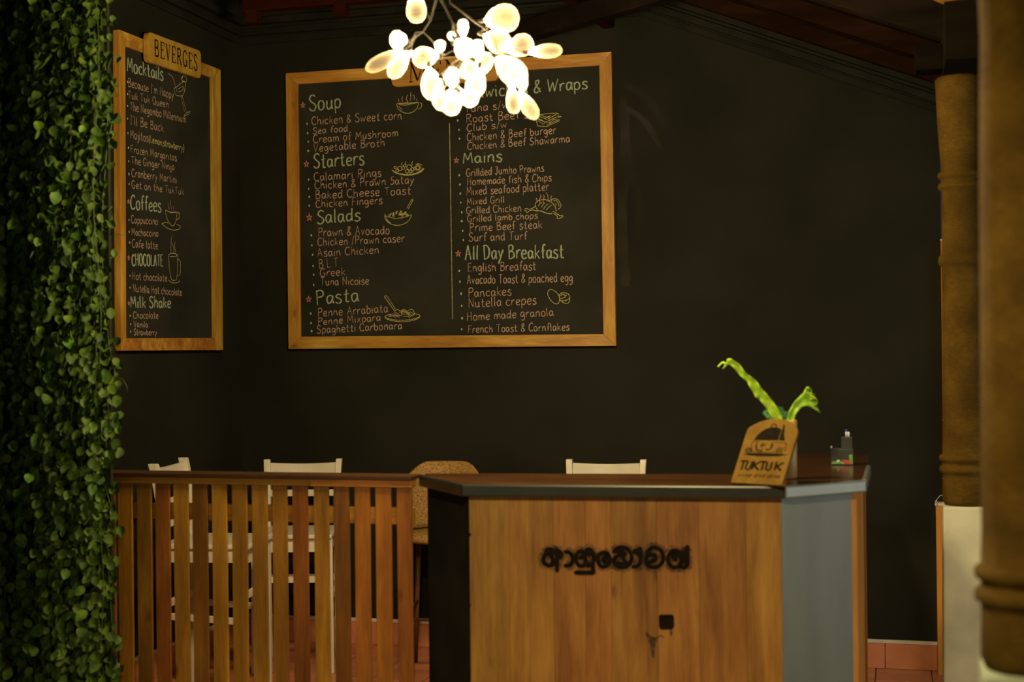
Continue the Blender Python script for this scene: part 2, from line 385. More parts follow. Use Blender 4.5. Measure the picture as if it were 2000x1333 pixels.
# ------------------------------------------------------------------ columns
def column(c, label, lab2, zt, zcap, pm, upper=True):
    cx, cy = c
    t = thing('burlap_column', label, 'column', (cx, cy, 0))
    r = .080
    pr = []
    def ring(z, dr, h): return [(r, z), (r+dr*.8, z+h*.2), (r+dr, z+h*.5), (r+dr*.8, z+h*.8), (r, z+h)]
    pr += [(r*.92, zt), (r*1.02, zt+.02), (r*1.0, zt+.10)]
    pr += ring(zt+.115, .012, .03)+ring(zt+.155, .012, .03)
    pr += [(r*.97, zt+.25), (r*.93, zt+.7), (r*.92, zt+.86)]
    if upper: pr += [(r*.92, zt+.868), (r*1.04, zt+.876), (r*1.08, zt+.89), (r*1.04, zt+.906), (r*.9, zt+.915)]
    pr += [(r*.88, zt+1.05), (r*.86, zt+1.13)]
    for z in (zt+1.145, zt+1.185) if upper else (): pr += [(r*.88, z), (r*1.02, z+.006), (r*1.06, z+.016), (r*1.02, z+.026), (r*.88, z+.032)]
    pr += [(r*.92, zt+1.26), (r*.98, zt+1.32), (r*1.04, zt+1.40), (r*1.10, zcap-.04), (r*1.12, zcap-.01), (r*1.06, zcap)]
    pr.sort(key=lambda q: q[1])
    lathe('cloth_wrapped_shaft', pr, (cx, cy, 0), M['burlap'], t, 40, .004)
    h = .090
    pl = hexa('plinth', [(cx-h, cy-h, 0), (cx+h, cy-h, 0), (cx+h, cy+h, 0), (cx-h, cy+h, 0)],
         [(cx-h*.90, cy-h*.90, zt), (cx+h*.90, cy-h*.90, zt), (cx+h*.90, cy+h*.90, zt), (cx-h*.90, cy+h*.90, zt)], pm, t, .008)
    pl['label'] = lab2
    return t
ZT = .93
c1 = onax(2, ZT, 1888, 990); s1 = F/((c1-CAM).dot(FW))
cap1 = H+(684-148)/s1
column((c1.x, c1.y+.06), 'tan burlap wrapped column on a square cement plinth, the farther one', 'beige cement plinth', ZT, cap1, M['cement'])
c2 = onax(2, ZT, 2012, 1312)
column((c2.x+.000, c2.y+.02), 'large blurred burlap wrapped column at the right edge, nearest the camera', 'pale green plinth', ZT, cap1, M['green_cement'], False)
bmx = (c1.x+c2.x)/2
bm_ = thing('beam_over_columns', 'dark beam resting on the burlap columns at top right', 'beam', (c1.x, c1.y, cap1))
box('main_timber', (bmx-.06, c1.y-.30, cap1), (bmx+.07, c1.y+.22, cap1+.20), M['beam'], bm_, .004)
q = onax(1, c1.y-.05, 1787, 120)
box('cross_timber', (q.x, c1.y-.06, cap1+.015), (bmx-.06, c1.y+.05, cap1+.105), M['beam'], bm_, .004)
p = onax(1, c1.y-.25, 1822, 0); q_ = onax(1, c1.y-.25, 1925, 44)
fb = hexa('fascia_board', [(p.x, c1.y-.28, p.z), (q_.x, c1.y-.28, q_.z), (q_.x, c1.y-.28, p.z+.25), (p.x, c1.y-.28, p.z+.25)],
          [(p.x, c1.y-.25, p.z), (q_.x, c1.y-.25, q_.z), (q_.x, c1.y-.25, p.z+.25), (p.x, c1.y-.25, p.z+.25)], M['slat'], bevel=.002)
tag(fb, 'orange lit board above the dark beam at top right', 'board')

# ------------------------------------------------------------------ framed chalkboards
def ribbon(pts, wd, jit=.0):
    vs, fs = [], []; n = len(pts)
    for i in range(n):
        a = pts[max(i-1, 0)]; b = pts[min(i+1, n-1)]
        dx, dy = b[0]-a[0], b[1]-a[1]; L = math.hypot(dx, dy) or 1e-9
        k = wd/2*(1+random.uniform(-jit, jit))
        if jit and (i == 0 or i == n-1): k *= .6
        ox, oy = -dy/L*k, dx/L*k
        vs += [(pts[i][0]+ox, pts[i][1]+oy), (pts[i][0]-ox, pts[i][1]-oy)]
    for i in range(n-1): fs.append((2*i, 2*i+1, 2*i+3, 2*i+2))
    return vs, fs
class Ink:
    """flat marks collected in 2-D, then laid on a surface by a mapping function"""
    def __init__(s): s.v = []; s.f = []; s.k = 0
    def add(s, vs, fs, lift=None):
        o = len(s.v); s.k += 1; L = (s.k % 40)*1e-5 if lift is None else lift
        s.v += [(x, y, L) for x, y in vs]; s.f += [tuple(i+o for i in f) for f in fs]
    def stroke(s, pts, wd, jit=.25, smooth=True, dots=False):
        p = catmull(pts) if smooth else [tuple(q) for q in pts]
        s.add(*ribbon(p, wd, jit))
        if dots:
            for q in (p[0], p[-1]): s.disc(q, wd/2)
    def disc(s, c, r, n=10, ry=None):
        s.add([(c[0]+math.cos(2*math.pi*k/n)*r, c[1]+math.sin(2*math.pi*k/n)*(ry or r)) for k in range(n)], [tuple(range(n))])
    def poly(s, pts): s.add(list(pts), [tuple(range(len(pts)))])
    def build(s, name, mp, mat, parent):
        if not s.v: return
        return mesh(name, [mp(*v) for v in s.v], s.f, mat, parent, recalc=False)
G = {}
for ln in '''a 50|40,50 26,60 8,50 4,25 14,2 28,6 40,30 42,58;42,58 42,20 50,0
b 50|6,100 6,50 6,2;6,45 20,60 38,54 46,30 38,6 20,0 6,8
c 46|42,50 28,60 10,50 4,28 12,6 28,0 44,8
d 52|42,48 26,58 8,48 4,24 14,2 28,4 42,25;44,100 43,50 44,10 50,0
e 48|6,30 30,32 44,40 40,54 26,60 10,50 4,28 12,6 26,0 46,8
f 38|42,92 32,100 21,88 18,50 18,0;4,52 36,57
g 50|42,50 26,60 8,50 4,26 16,8 30,14 42,40;44,58 44,0 40,-24 24,-34 6,-26
h 52|6,100 6,0;6,35 22,58 36,56 42,40 42,15 48,0
i 18|8,58 8,10 12,0;8,78 9,84
j 24|16,58 16,-15 8,-32 -4,-26;16,78 17,84
k 46|6,100 6,0;40,58 8,26;16,32 44,0
l 19|8,100 8,12 14,0
m 76|6,58 6,0;6,35 18,58 30,56 36,40 36,0;36,36 50,58 62,56 68,38 72,0
n 52|6,58 6,0;6,35 22,58 36,58 42,42 44,12 50,0
o 50|26,60 10,52 4,28 12,4 28,0 42,10 46,34 38,54 26,60
p 50|6,58 5,-36;6,42 20,60 38,56 46,34 38,8 22,0 6,12
q 50|42,50 26,60 8,50 4,26 16,4 30,8 42,40;44,58 44,-34
r 38|6,58 6,0;6,30 16,52 30,60 38,54
s 42|40,52 26,62 10,54 10,40 30,28 40,14 30,0 14,-2 2,8
t 40|18,92 17,20 24,2 38,6;2,56 36,61
u 52|6,58 6,20 14,2 28,2 40,20 42,58;42,58 42,14 50,0
v 44|4,58 20,0;20,0 40,60
w 68|4,58 14,0;14,0 32,44;32,44 46,0;46,0 64,60
x 46|4,58 42,0;42,60 2,0
y 46|4,58 22,10;44,62 20,0 4,-34
z 44|4,58 40,58;40,58 4,0;4,0 44,2
A 62|4,-2 30,100;30,100 56,0;12,36 50,38
B 58|8,100 8,0;6,97 34,100 46,84 36,62 10,54;10,54 42,50 54,28 42,6 8,0
C 58|54,84 40,100 18,92 4,60 6,24 24,0 46,4 56,16
D 62|10,98 10,0;2,96 32,98 54,76 56,40 40,10 8,0
E 54|8,98 6,0;6,98 48,100;7,52 40,54;6,0 50,2
F 50|8,98 6,0;2,98 48,100;7,52 38,54
G 62|54,84 40,100 18,92 4,60 6,24 22,0 44,4 56,26 56,42;34,42 60,44
H 62|8,100 6,0;54,100 52,0;7,50 54,52
I 30|17,98 16,0;6,98 28,100;4,0 28,0
J 46|4,96 46,100;32,98 32,20 22,0 8,4 2,18
K 58|8,100 6,0;50,98 10,46;18,52 56,0
L 48|8,100 8,2;8,2 46,4
M 78|6,0 14,98;14,98 38,30;38,30 62,100;62,100 72,0
N 66|8,0 8,98;8,98 54,4;54,4 56,100
O 66|34,100 12,86 4,50 14,10 36,0 56,16 60,54 50,88 34,100
P 54|8,100 6,-2;2,94 34,100 50,84 44,58 8,48
Q 66|34,100 12,86 4,50 14,10 36,0 56,16 60,54 50,88 34,100;36,24 64,-10
R 58|8,100 6,0;2,94 34,100 50,84 42,60 10,50;22,50 56,0
S 54|50,88 34,100 14,92 8,72 24,54 44,40 50,20 34,0 14,2 2,16
T 56|2,94 54,100;28,97 26,0
U 64|6,100 8,30 20,2 40,2 54,28 56,100
V 58|2,100 28,0;28,0 56,100
W 84|2,100 20,0;20,0 42,76;42,76 58,0;58,0 82,100
Y 56|2,100 28,50;54,100 28,50 26,0
& 54|52,4 16,66 18,92 34,96 38,78 8,34 6,10 22,0 40,14 48,36
/ 34|4,-10 30,104
. 16|6,1 10,5
, 16|8,6 4,-12
' 14|8,100 6,78
( 26|22,108 6,70 6,20 22,-20
) 26|4,108 20,70 20,20 4,-20
5 48|44,98 16,96;16,96 14,56;14,56 36,60 46,36 34,4 4,4'''.split('\n'):
    k, r = ln[0], ln[2:]; wd, st = r.split('|')
    G[k] = (int(wd)/100, [[tuple(int(q)/100 for q in p.split(',')) for p in s.split()] for s in st.split(';')])
def write(ink, text, p0, p1, cap, wd, fit=True, slant=0.0, jit=.02, gap=.12, jw=.3):
    """lay text along p0 -> p1 (2-D points on the surface); cap = capital height"""
    adv = 0; items = []
    for ch in text:
        if ch == ' ': adv += .38; continue
        g = G[ch]; items.append((g, adv)); adv += g[0]+gap
    adv -= gap
    L = math.hypot(p1[0]-p0[0], p1[1]-p0[1]); ex = ((p1[0]-p0[0])/L, (p1[1]-p0[1])/L); ey = (-ex[1], ex[0])
    ey = (ey[0]*.5, ey[1]) if True else ey
    sx = L/adv
    for (g, a) in items:
        jy = random.uniform(-jit, jit); sc = 1+random.uniform(-.06, .06); rt = slant+random.uniform(-.05, .05)
        for st in g[1]:
            pp = catmull(st, 4)
            q = []
            for x, y in pp:
                yy = y*sc+jy; xx = x+yy*rt
                q.append((p0[0]+ex[0]*(a+xx)*sx+ey[0]*yy*cap, p0[1]+ex[1]*(a+xx)*sx+ey[1]*yy*cap))
            ink.add(*ribbon(q, wd, jw))

def frame_board(name, label, to2, to3, oc, ic, thick, zsurf, sub=None):
    """oc/ic: outer and inner corners (2-D) TL,TR,BR,BL; to3(u,v,lift)"""
    base = to3(sum(c[0] for c in oc)/4, oc[2][1], 0)
    t = thing(name, label, 'menu board', base)
    e = .004
    f = hexa('board_surface', [to3(x, y, 0) for x, y in oc], [to3(x, y, zsurf) for x, y in ic], M['board'], t)
    for i, nm in ((0, 'frame'), (2, 'frame'), (1, 'frame_v'), (3, 'frame_v')):
        j = (i+1) % 4
        hexa('frame_rail' if nm == 'frame' else 'frame_stile', [to3(*oc[i], 0.001), to3(*oc[j], 0.001), to3(*ic[j], 0.001), to3(*ic[i], 0.001)],
             [to3(*oc[i], thick), to3(*oc[j], thick), to3(*ic[j], thick-.003), to3(*ic[i], thick-.003)], M[nm], t, bevel=.0025)
    return t

def serif_letters(put, text, p0, p1, cap, wd):
    """carved roman capitals: thick and thin strokes with serifs"""
    S = {'B': (58, [('k', 12, 0, 12, 100), ('c', [(12, 98), (38, 96), (44, 76), (36, 56), (14, 53)]), ('c', [(14, 53), (44, 48), (50, 26), (42, 4), (12, 2)])]),
         'E': (52, [('k', 12, 0, 12, 100), ('t', 2, 99, 46, 99), ('t', 46, 99, 46, 80), ('t', 12, 52, 36, 52), ('t', 36, 60, 36, 44), ('t', 2, 1, 48, 1), ('t', 48, 1, 48, 20)]),
         'V': (60, [('k', 10, 98, 30, 0), ('t', 30, 0, 50, 98), ('t', 1, 98, 19, 98), ('t', 42, 98, 58, 98)]),
         'R': (60, [('k', 12, 0, 12, 100), ('c', [(12, 98), (40, 96), (44, 74), (36, 54), (14, 51)]), ('k', 28, 52, 50, 2), ('t', 2, 1, 22, 1), ('t', 46, 1, 58, 3)]),
         'G': (62, [('c', [(48, 80), (40, 96), (24, 98), (10, 78), (8, 40), (20, 6), (38, 4), (48, 20)]), ('k', 48, 42, 48, 4), ('t', 38, 42, 58, 42)]),
         'S': (52, [('c', [(42, 82), (34, 98), (18, 98), (8, 80), (16, 60), (34, 46), (44, 24), (36, 4), (18, 2), (6, 20)])]),
         'M': (86, [('t', 12, 0, 14, 98), ('k', 14, 98, 42, 6), ('t', 42, 6, 68, 98), ('k', 70, 98, 70, 0), ('t', 2, 98, 16, 98), ('t', 4, 1, 22, 1), ('t', 60, 1, 82, 1), ('t', 68, 98, 80, 98)]),
         'N': (72, [('t', 12, 0, 12, 98), ('k', 12, 98, 58, 4), ('t', 58, 4, 58, 98), ('t', 2, 98, 14, 98), ('t', 4, 1, 22, 1), ('t', 50, 98, 68, 98)]),
         'U': (68, [('c', [(14, 98), (14, 30), (24, 4), (42, 4), (54, 28), (54, 98)]), ('t', 4, 98, 24, 98), ('t', 46, 98, 64, 98)])}
    adv = sum(S[c][0]/100+.10 for c in text)-.10
    L = math.hypot(p1[0]-p0[0], p1[1]-p0[1]); ex = ((p1[0]-p0[0])/L, (p1[1]-p0[1])/L); sx = L/adv; a = 0
    for c in text:
        ink = Ink()
        def T(x, y): return (p0[0]+ex[0]*(a+x/100)*sx, p0[1]+ex[1]*(a+x/100)*sx+y/100*cap)
        for s in S[c][1]:
            if s[0] == 'c': ink.add(*ribbon([T(*q) for q in catmull(s[1])], wd*.85))
            else: ink.add(*ribbon([T(s[1], s[2]), T(s[3], s[4])], wd if s[0] == 'k' else wd*.5))
        put(ink); a += S[c][0]/100+.10

# main board on the back wall
FT = .034; ZS = .016
def m3(u, v, lift): return Vector((u, D-.002-lift, v))
def m2f(px, py):
    q = onax(1, D-.002-FT, px, py); return (q.x, q.z)
def m2(px, py):
    q = onax(1, D-.002-ZS, px, py); return (q.x, q.z)
oc = [m2f(557.5, 143), m2f(1194, 101), m2f(1203, 676), m2f(563, 682.4)]
ic = [m2f(580.5, 164), m2f(1170, 127.5), m2f(1178, 653), m2f(586, 658)]
main = frame_board('menu_board', 'large wood framed chalkboard food menu on the back wall behind the chandelier', m2, m3, oc, ic, FT, ZS)
def l3(u, v, lift): return Vector((XL+.002+lift, u, v))
def l2f(px, py):
    q = onax(0, XL+.002+FT, px, py); return (q.y, q.z)
def l2(px, py):
    q = onax(0, XL+.002+ZS, px, py); return (q.y, q.z)
oc = [l2f(233, 57.5), l2f(431, 136), l2f(436, 684.3), l2f(237, 685.6)]
ic = [l2f(246, 90), l2f(415.5, 152), l2f(420, 660.5), l2f(248, 661)]
left = frame_board('menu_board', 'narrow wood framed chalkboard drinks menu beside the leafy curtain', l2, l3, oc, ic, FT, ZS)

def cr(x0, y0, s): return lambda p: (x0+p[0]*s, y0+p[1]*s)
def lines(board, to2, to3, heads, items, dots, stars, draws, cw):
    L = ZS+.0006
    def sz(x, y, c): return abs(to2(x, y-c)[1]-to2(x, y)[1])
    def put(ink, nm, mt): ink.build(nm, lambda u, v, k: to3(u, v, L+k), M[mt], board)
    for (t, x0, y0, x1, y1, c) in heads:
        gr = Ink()
        for rep in range(2):
            st = random.getstate(); random.seed(t)
            write(gr, t, to2(x0+rep*.9, y0), to2(x1+rep*.9, y1), sz(x0, y0, c), cw*1.35); random.setstate(st)
        put(gr, 'chalk_heading', 'green')
    for (t, x0, y0, x1, y1, c) in items:
        k = Ink(); write(k, t, to2(x0, y0), to2(x1, y1), sz(x0, y0, c), cw)
        put(k, 'chalk_line', 'yellow' if t.startswith('(') else 'pink')
    for x, y in dots:
        q = to2(x, y); r = cw*1.05; k = Ink(); k.disc(q, r*random.uniform(.85, 1.2), 8, r*random.uniform(1.1, 1.5)); put(k, 'chalk_bullet', 'dot')
    for x, y, r in stars:
        q = to2(x, y); R_ = sz(x, y, r); k = Ink()
        for j in range(5):
            a = math.pi/2+j*2*math.pi/5; b_ = a+4*math.pi/5
            k.stroke([(q[0]+math.cos(a)*R_*.85, q[1]+math.sin(a)*R_), (q[0]+math.cos(b_)*R_*.85, q[1]+math.sin(b_)*R_)], cw*.9)
        put(k, 'chalk_star', 'star')
    for f, col, strokes in draws:
        k = Ink()
        for s in strokes: k.stroke([to2(*f(p)) for p in s], cw*.72)
        put(k, 'chalk_drawing', {'y': 'yellow', 'p': 'pink', 'g': 'green'}[col])
def circ(cx, cy, r, ry=None, n=9): return [(cx+math.cos(2*math.pi*k/n)*r, cy+math.sin(2*math.pi*k/n)*(ry or r)) for k in range(n+1)]
def P(s): return [[tuple(float(v) for v in p.split(',')) for p in q.split()] for q in s.split(';')]
heads = [('Soup', 604, 217.5, 666, 210.5, 30), ('Starters', 612, 329, 711, 321.5, 27), ('Salads', 619, 437.7, 703, 430.7, 26), ('Pasta', 618, 595, 700.5, 589, 27),
         ('Sandwiches & Wraps', 885, 195, 1147, 173, 24), ('Mains', 903, 320, 980, 315.3, 22), ('All Day Breakfast', 907.7, 507.5, 1100.7, 504, 27)]
items = [('Chicken & Sweet corn', 609, 244, 785, 233, 16), ('Sea food', 611, 262, 679, 256.5, 13), ('Cream of Mushroom', 612, 279.5, 778, 266, 15), ('Vegetable Broth', 612, 297, 752, 285.6, 15),
         ('Calamari Rings', 613.5, 353.7, 745, 345, 16), ('Chicken & Prawn 5atay', 615, 369.8, 808.6, 358, 15), ('Baked Cheese Toast', 616, 388.8, 802.5, 379.7, 16), ('Chicken Fingers', 617, 405.7, 746.7, 398, 15),
         ('Prawn & Avocado', 621.4, 462, 761, 457.5, 17), ('Chicken /Prawn caser', 620.7, 480.7, 790, 472.6, 15), ('Asain Chicken', 620, 501.6, 740.5, 495, 15), ('B.L.T', 623, 524.4, 661, 521, 18),
         ('Greek', 625, 540.7, 674.4, 537.7, 15), ('Tuna Nicoise', 626.5, 558, 720.7, 556, 16), ('Penne Arrabiata', 621, 619, 758, 610, 16), ('Penne Mixoara', 621, 635.4, 743.5, 626.8, 14), ('Spaghetti Carbonara', 619, 651.7, 785.4, 643, 15),
         ('Tuna s/w', 908, 220, 993.7, 211.3, 15), ('Roast Beef s/w', 910.8, 239.8, 1055, 228.7, 16), ('Club s/w', 911.5, 257, 990.7, 248.5, 14), ('Chicken & Beef burger', 912.5, 275.7, 1086.6, 260.8, 15), ('Chicken & Beef Shawarma', 913, 293, 1113, 277.7, 15),
         ('Grillded Jumho Prawns', 910.8, 345, 1062.5, 335, 15), ('Homemade fish & Chips', 912.5, 362, 1077, 353.7, 15), ('Mixed seafood platter', 911, 382, 1072, 372, 16), ('Mixed Grill', 912, 400.7, 985.5, 395.8, 13),
         ('Grilled Chicken', 911, 418, 1018.5, 413, 14), ('Grilled lamb chops', 913, 434, 1050, 427, 13), ('Prime Beef steak', 917.4, 452.3, 1059, 446, 16), ('Surf and Turf', 915.8, 472, 1029.8, 468, 16),
         ('English Breafast', 913.5, 530.7, 1047, 527.7, 17), ('Avacado Toast & poached egg', 912, 555, 1118.6, 550.5, 17), ('Pancakes', 914.7, 580.7, 999, 576.8, 17), ('Nutella crepes', 914.7, 601.7, 1047.7, 594, 18),
         ('Home made granola', 912, 627, 1081, 616.8, 16), ('French Toast & Cornflakes', 914, 650.5, 1112, 645.5, 15)]
dots = [(600, 242), (601, 260), (602, 277), (602, 295), (602.6, 351), (603, 369), (604, 384.6), (604, 402), (608, 460), (609, 479.5), (610.5, 497.7), (611.6, 519.8), (612.6, 537), (612.8, 556.8), (606.8, 612.8), (607.5, 631.4), (608.6, 647),
        (893, 220), (894, 235.6), (896.4, 254), (897.6, 271), (897, 342.5), (898.4, 360.6), (899, 378.5), (900, 395.8), (902, 414.9), (902, 432), (903.7, 451), (905, 469), (897, 529.6), (898.4, 550.5), (900.7, 574), (901.9, 597.7), (902.6, 622), (901.9, 643.5)]
stars = [(591.5, 205.6, 6.5), (598.7, 320.8, 7), (604, 425, 8), (603, 585, 7), (891.4, 313.6, 6.5), (895, 495.8, 7), (872, 190, 7)]
cup = cr(750, 170, .06); plate = cr(740, 300, .12); pasta = cr(740, 560, .0675); sand = cr(1010, 210, .06); chick = cr(1010, 370, .06); egg = cr(860, 390, .2326); idn = lambda p: p
rs = random.Random(3)
veg = []
for k in range(22):
    cx, cy = rs.uniform(180, 480), rs.uniform(925, 1020)
    if cy < 925+abs(cx-320)*.35: cy += 45
    a = rs.uniform(0, 6); veg.append([(cx, cy), (cx+math.cos(a)*18, cy+math.sin(a)*16), (cx+math.cos(a+1.2)*26, cy+math.sin(a+1.2)*22), (cx+math.cos(a+2.5)*15, cy+math.sin(a+2.5)*15)])
draws = [(cup, 'y', P('415,550 430,640 480,730 570,800 700,850 830,850 960,800 1060,710 1110,600 1120,500;415,545 600,525 900,510 1120,490;480,575 700,590 900,550 1120,500;1170,515 1220,540 1230,610 1190,690 1120,720')),
         (cup, 'p', P('480,630 540,690 590,745;480,550 700,545 900,530;460,380 485,430 480,480;610,310 580,380 600,430 600,480;775,250 730,350 745,430 780,500;880,160 865,250 880,350 840,460;940,240 985,300 990,370 970,410;1075,380 1050,450')),
         (plate, 'y', P('210,265 260,310 370,345 480,355 600,335 700,290 735,245;210,265 300,322 400,335 500,340 620,312 735,245;735,245 690,235;250,300 360,335 480,350 600,325 700,280;385,145 368,175 378,205;440,130 432,160 450,180;550,130 538,160 545,195;600,180 640,165 700,190')
          + [circ(340, 245, 35), circ(400, 235, 25), circ(495, 225, 40), circ(545, 260, 30), circ(635, 230, 42), circ(635, 232, 28), circ(460, 290, 28), circ(520, 290, 25), circ(300, 275, 25), circ(265, 225, 18), circ(585, 245, 22), circ(420, 200, 20)]),
         (plate, 'y', P('100,985 95,1040 130,1100 200,1150 300,1170 400,1150 480,1100 525,1030 525,990;120,1020 250,1055 380,1045 500,1010 525,1000;110,1000 130,1075 190,1130;455,895 530,760 550,765 480,900')+veg),
         (pasta, 'y', P('330,800 200,850 180,900 280,960 500,1010 750,1020 980,980 1120,930 1190,860 1150,810 1030,790;200,900 400,960 700,975 950,950 1130,900 1180,860;440,690 180,320 180,280 220,270 260,320 480,660;440,760 480,690 540,665 600,700 640,740;600,760 660,690 740,670 820,720 900,800 970,860;640,800 700,730 780,760 860,830 930,870;850,700 920,660 980,680 1020,750 1020,830;860,760 930,740 980,790 990,850;640,860 700,790 760,810;640,760 720,700 800,740 880,820')),
         (pasta, 'p', P('280,850 340,810 420,800 500,860 600,890;300,880 400,850 480,900;700,880 800,860 900,900;300,830 380,860 460,830 560,880;460,780 520,830 590,850;480,740 560,800 620,850')),
         (sand, 'y', P('650,270 850,220 1180,190 1340,190;1340,190 1160,290 980,390;980,390 850,340 720,290;650,270 640,450 660,600;660,600 800,612 970,620;970,620 1180,520 1380,440;1380,440 1370,390;970,470 980,620;670,350 780,400 880,460;880,460 970,460 1150,370 1300,310 1430,285;680,400 800,430 900,480;1340,190 1350,290;1340,340 1440,290;780,250 950,310 1100,270;900,300 980,330 1060,290;1000,560 1200,460 1370,400')),
         (sand, 'p', P('680,460 740,460 830,540 920,490;1000,490 1080,480 1160,410 1300,370')),
         (chick, 'y', P('600,560 600,470 660,390 760,350 880,325 1000,370 1120,430 1200,510 1250,590 1275,720;600,560 680,690 820,710 900,755 1060,790 1150,770;590,545 510,615 380,650 330,625 260,640 260,690 300,700 310,750 350,750 400,700 540,670 570,690 690,710;1160,740 1200,730 1400,860 1470,850 1490,890 1400,940 1340,960 1300,920 1310,870 1180,780;1040,380 1130,330 1230,305 1330,340 1390,430 1430,520 1400,600 1330,650;1180,370 1260,360 1330,440 1370,560;1220,430 1280,520;690,560 740,470 820,430;790,590 840,500 910,435;870,650 890,590 1010,470;950,680 1020,590 1130,510;700,700 820,725 920,770 1060,800 1150,775')),
         (chick, 'p', P('620,280 645,340 640,410;760,170 775,240 730,330 740,440;860,170 880,250 850,340 850,450;940,100 1000,200 1010,300 1000,380;1130,200 1100,300 1130,400')),
         (egg, 'y', P('905,770 930,755 975,780 1000,820 995,865 970,877 930,850 903,800 905,770;1000,800 1020,785 1050,785 1080,800 1087,840 1070,872 1030,865 1003,835 1000,800;1010,830 1040,825 1060,800;1010,850 1050,850 1085,830;1010,810 1030,795 1050,810')),
         (idn, 'y', [[(878+.0155*k, 240+k) for k in range(0, 394, 12)]])]
lines(main, m2, m3, heads, items, dots, stars, draws, .0042)
c1_ = cr(200, 30, .2626); c2_ = cr(200, 360, .2626)
heads = [('Mocktails', 247, 139, 318, 157.4, 28), ('Coffees', 254, 408.6, 314, 414, 28), ('CHOCOLATE', 257, 519, 318, 520, 23), ('Milk Shake', 254, 601.6, 333, 601.6, 23)]
items = [("Because I'm Happy", 250, 169, 339, 193, 17), ('Tuk Tuk Queen', 250, 191.5, 329, 211, 15), ('The Negombo Millennium', 254, 215, 363, 240, 16), ("I'll Be Back", 254, 242, 319.5, 258, 17), ('Mojitos', 254, 270, 289, 277, 17),
         ('(Lemon,strawberry)', 290.6, 278, 359, 296, 14), ('Frozen Margaritas', 255, 298, 345, 315, 15), ('The Ginger Ninja', 256.5, 320, 340, 333, 15), ('Cranberry Martini', 257, 345, 345, 358, 16), ('Get on the TukTuk', 257, 367.4, 359, 381, 15),
         ('Cappuccino', 256, 436, 307.7, 438.8, 15), ('Mochaccino', 256.5, 459.8, 308.5, 462.4, 14), ('Cafe latte', 257.8, 483, 308, 487, 16), ('Hot chocolate', 258, 546.4, 326, 550, 15), ('Nutella Hot chocolate', 259, 570, 355, 578, 15),
         ('Chocolate', 260, 622.6, 309, 622.6, 14), ('Vanila', 261, 639.7, 288.5, 639.7, 12), ('Strawberry', 261, 655, 306, 655, 12)]
dots = [(249, 160), (249, 183.6), (249, 207), (249, 232), (249.6, 260), (250.5, 288.7), (251, 315), (251.5, 340), (252, 359.6), (251.5, 430), (252, 453), (253, 474), (253.5, 539), (253.5, 562), (254, 617), (255, 633.6), (255, 648)]
stars = [(250.5, 394, 5), (251, 504, 5.5), (251.5, 593, 5)]
draws = [(c1_, 'p', P('487,430 520,460 540,520 555,570;560,550 600,530 610,560;565,570 590,560 605,540')),
         (c1_, 'y', P('530,545 560,525 610,490 615,540 600,590 580,600 545,590 530,545;582,600 610,720;592,600 622,715;605,752 620,730 650,715 640,735 605,752;585,470 600,450 620,460 625,490 600,495 585,470;600,450 590,480 620,500')),
         (c2_, 'y', P('468,190 475,240 495,285 520,310 540,290 552,240 553,205;468,190 510,212 553,207;553,212 570,215 570,250 550,265;440,295 480,325 530,342 575,330 575,310 550,300;440,295 470,283 490,290;492,520 495,600 510,700 530,715 550,705 557,640 558,525;492,525 510,515 540,517 558,528 530,540 500,535;560,560 578,575 578,660 562,685;490,712 510,730 540,735 570,725 570,712')),
         (c2_, 'p', P('490,140 488,165 500,190;508,120 505,150 515,190;527,160 525,195;518,380 510,430 508,510;518,440 530,480 525,515;540,425 535,460 545,510;475,195 510,208 550,205'))]
lines(left, l2, l3, heads, items, dots, stars, draws, .0040)

# carved plaques hung over the frames
def rounded(cs, r, n=5):
    out = []
    for i in range(4):
        p, a, b = Vector(cs[i]), Vector(cs[i-1]), Vector(cs[(i+1) % 4])
        u = (a-p).normalized()*r; v = (b-p).normalized()*r
        for k in range(n+1):
            t = k/n; out.append(tuple((p+u)*(1-t)**2+p*2*t*(1-t)+(p+v)*t*t))
    return out
def plaque(text, label, to3, cs, r, l0, l1, t0, t1, cap, wd, name='carved_sign'):
    pts = rounded(cs, r); c = to3(sum(p[0] for p in cs)/4, min(p[1] for p in cs), l0)
    t = thing(name, label, 'sign', c)
    hexa('plaque', [to3(x, y, l0) for x, y in pts], [to3(x, y, l1) for x, y in pts], M['plaque'], t, bevel=.003)
    serif_letters(lambda k: k.build('letter', lambda u, v, q: to3(u, v, l1+.0004+q*.2), M['ink'], t), text, t0, t1, cap, wd)
def m2s(px, py): q = onax(1, D-.002-.06, px, py); return (q.x, q.z)
def l2s(px, py): q = onax(0, XL+.002+.06, px, py); return (q.y, q.z)
plaque('MENU', 'rounded wooden MENU plaque on the big board top rail behind the chandelier', m3, [m2s(762, 118), m2s(970, 104), m2s(973, 157), m2s(765, 170)], .03, FT+.001, .06, m2s(797, 161), m2s(936, 152), abs(m2s(800, 122)[1]-m2s(800, 161)[1]), .010)
plaque('BEVERGES', 'rounded wooden BEVERGES plaque over the top of the drinks board', l3, [l2s(289, 61), l2s(393, 100), l2s(393, 154), l2s(289, 120)], .03, FT+.001, .06, l2s(301, 108.5), l2s(386, 139), abs(l2s(300, 78)[1]-l2s(300, 110)[1]), .010)

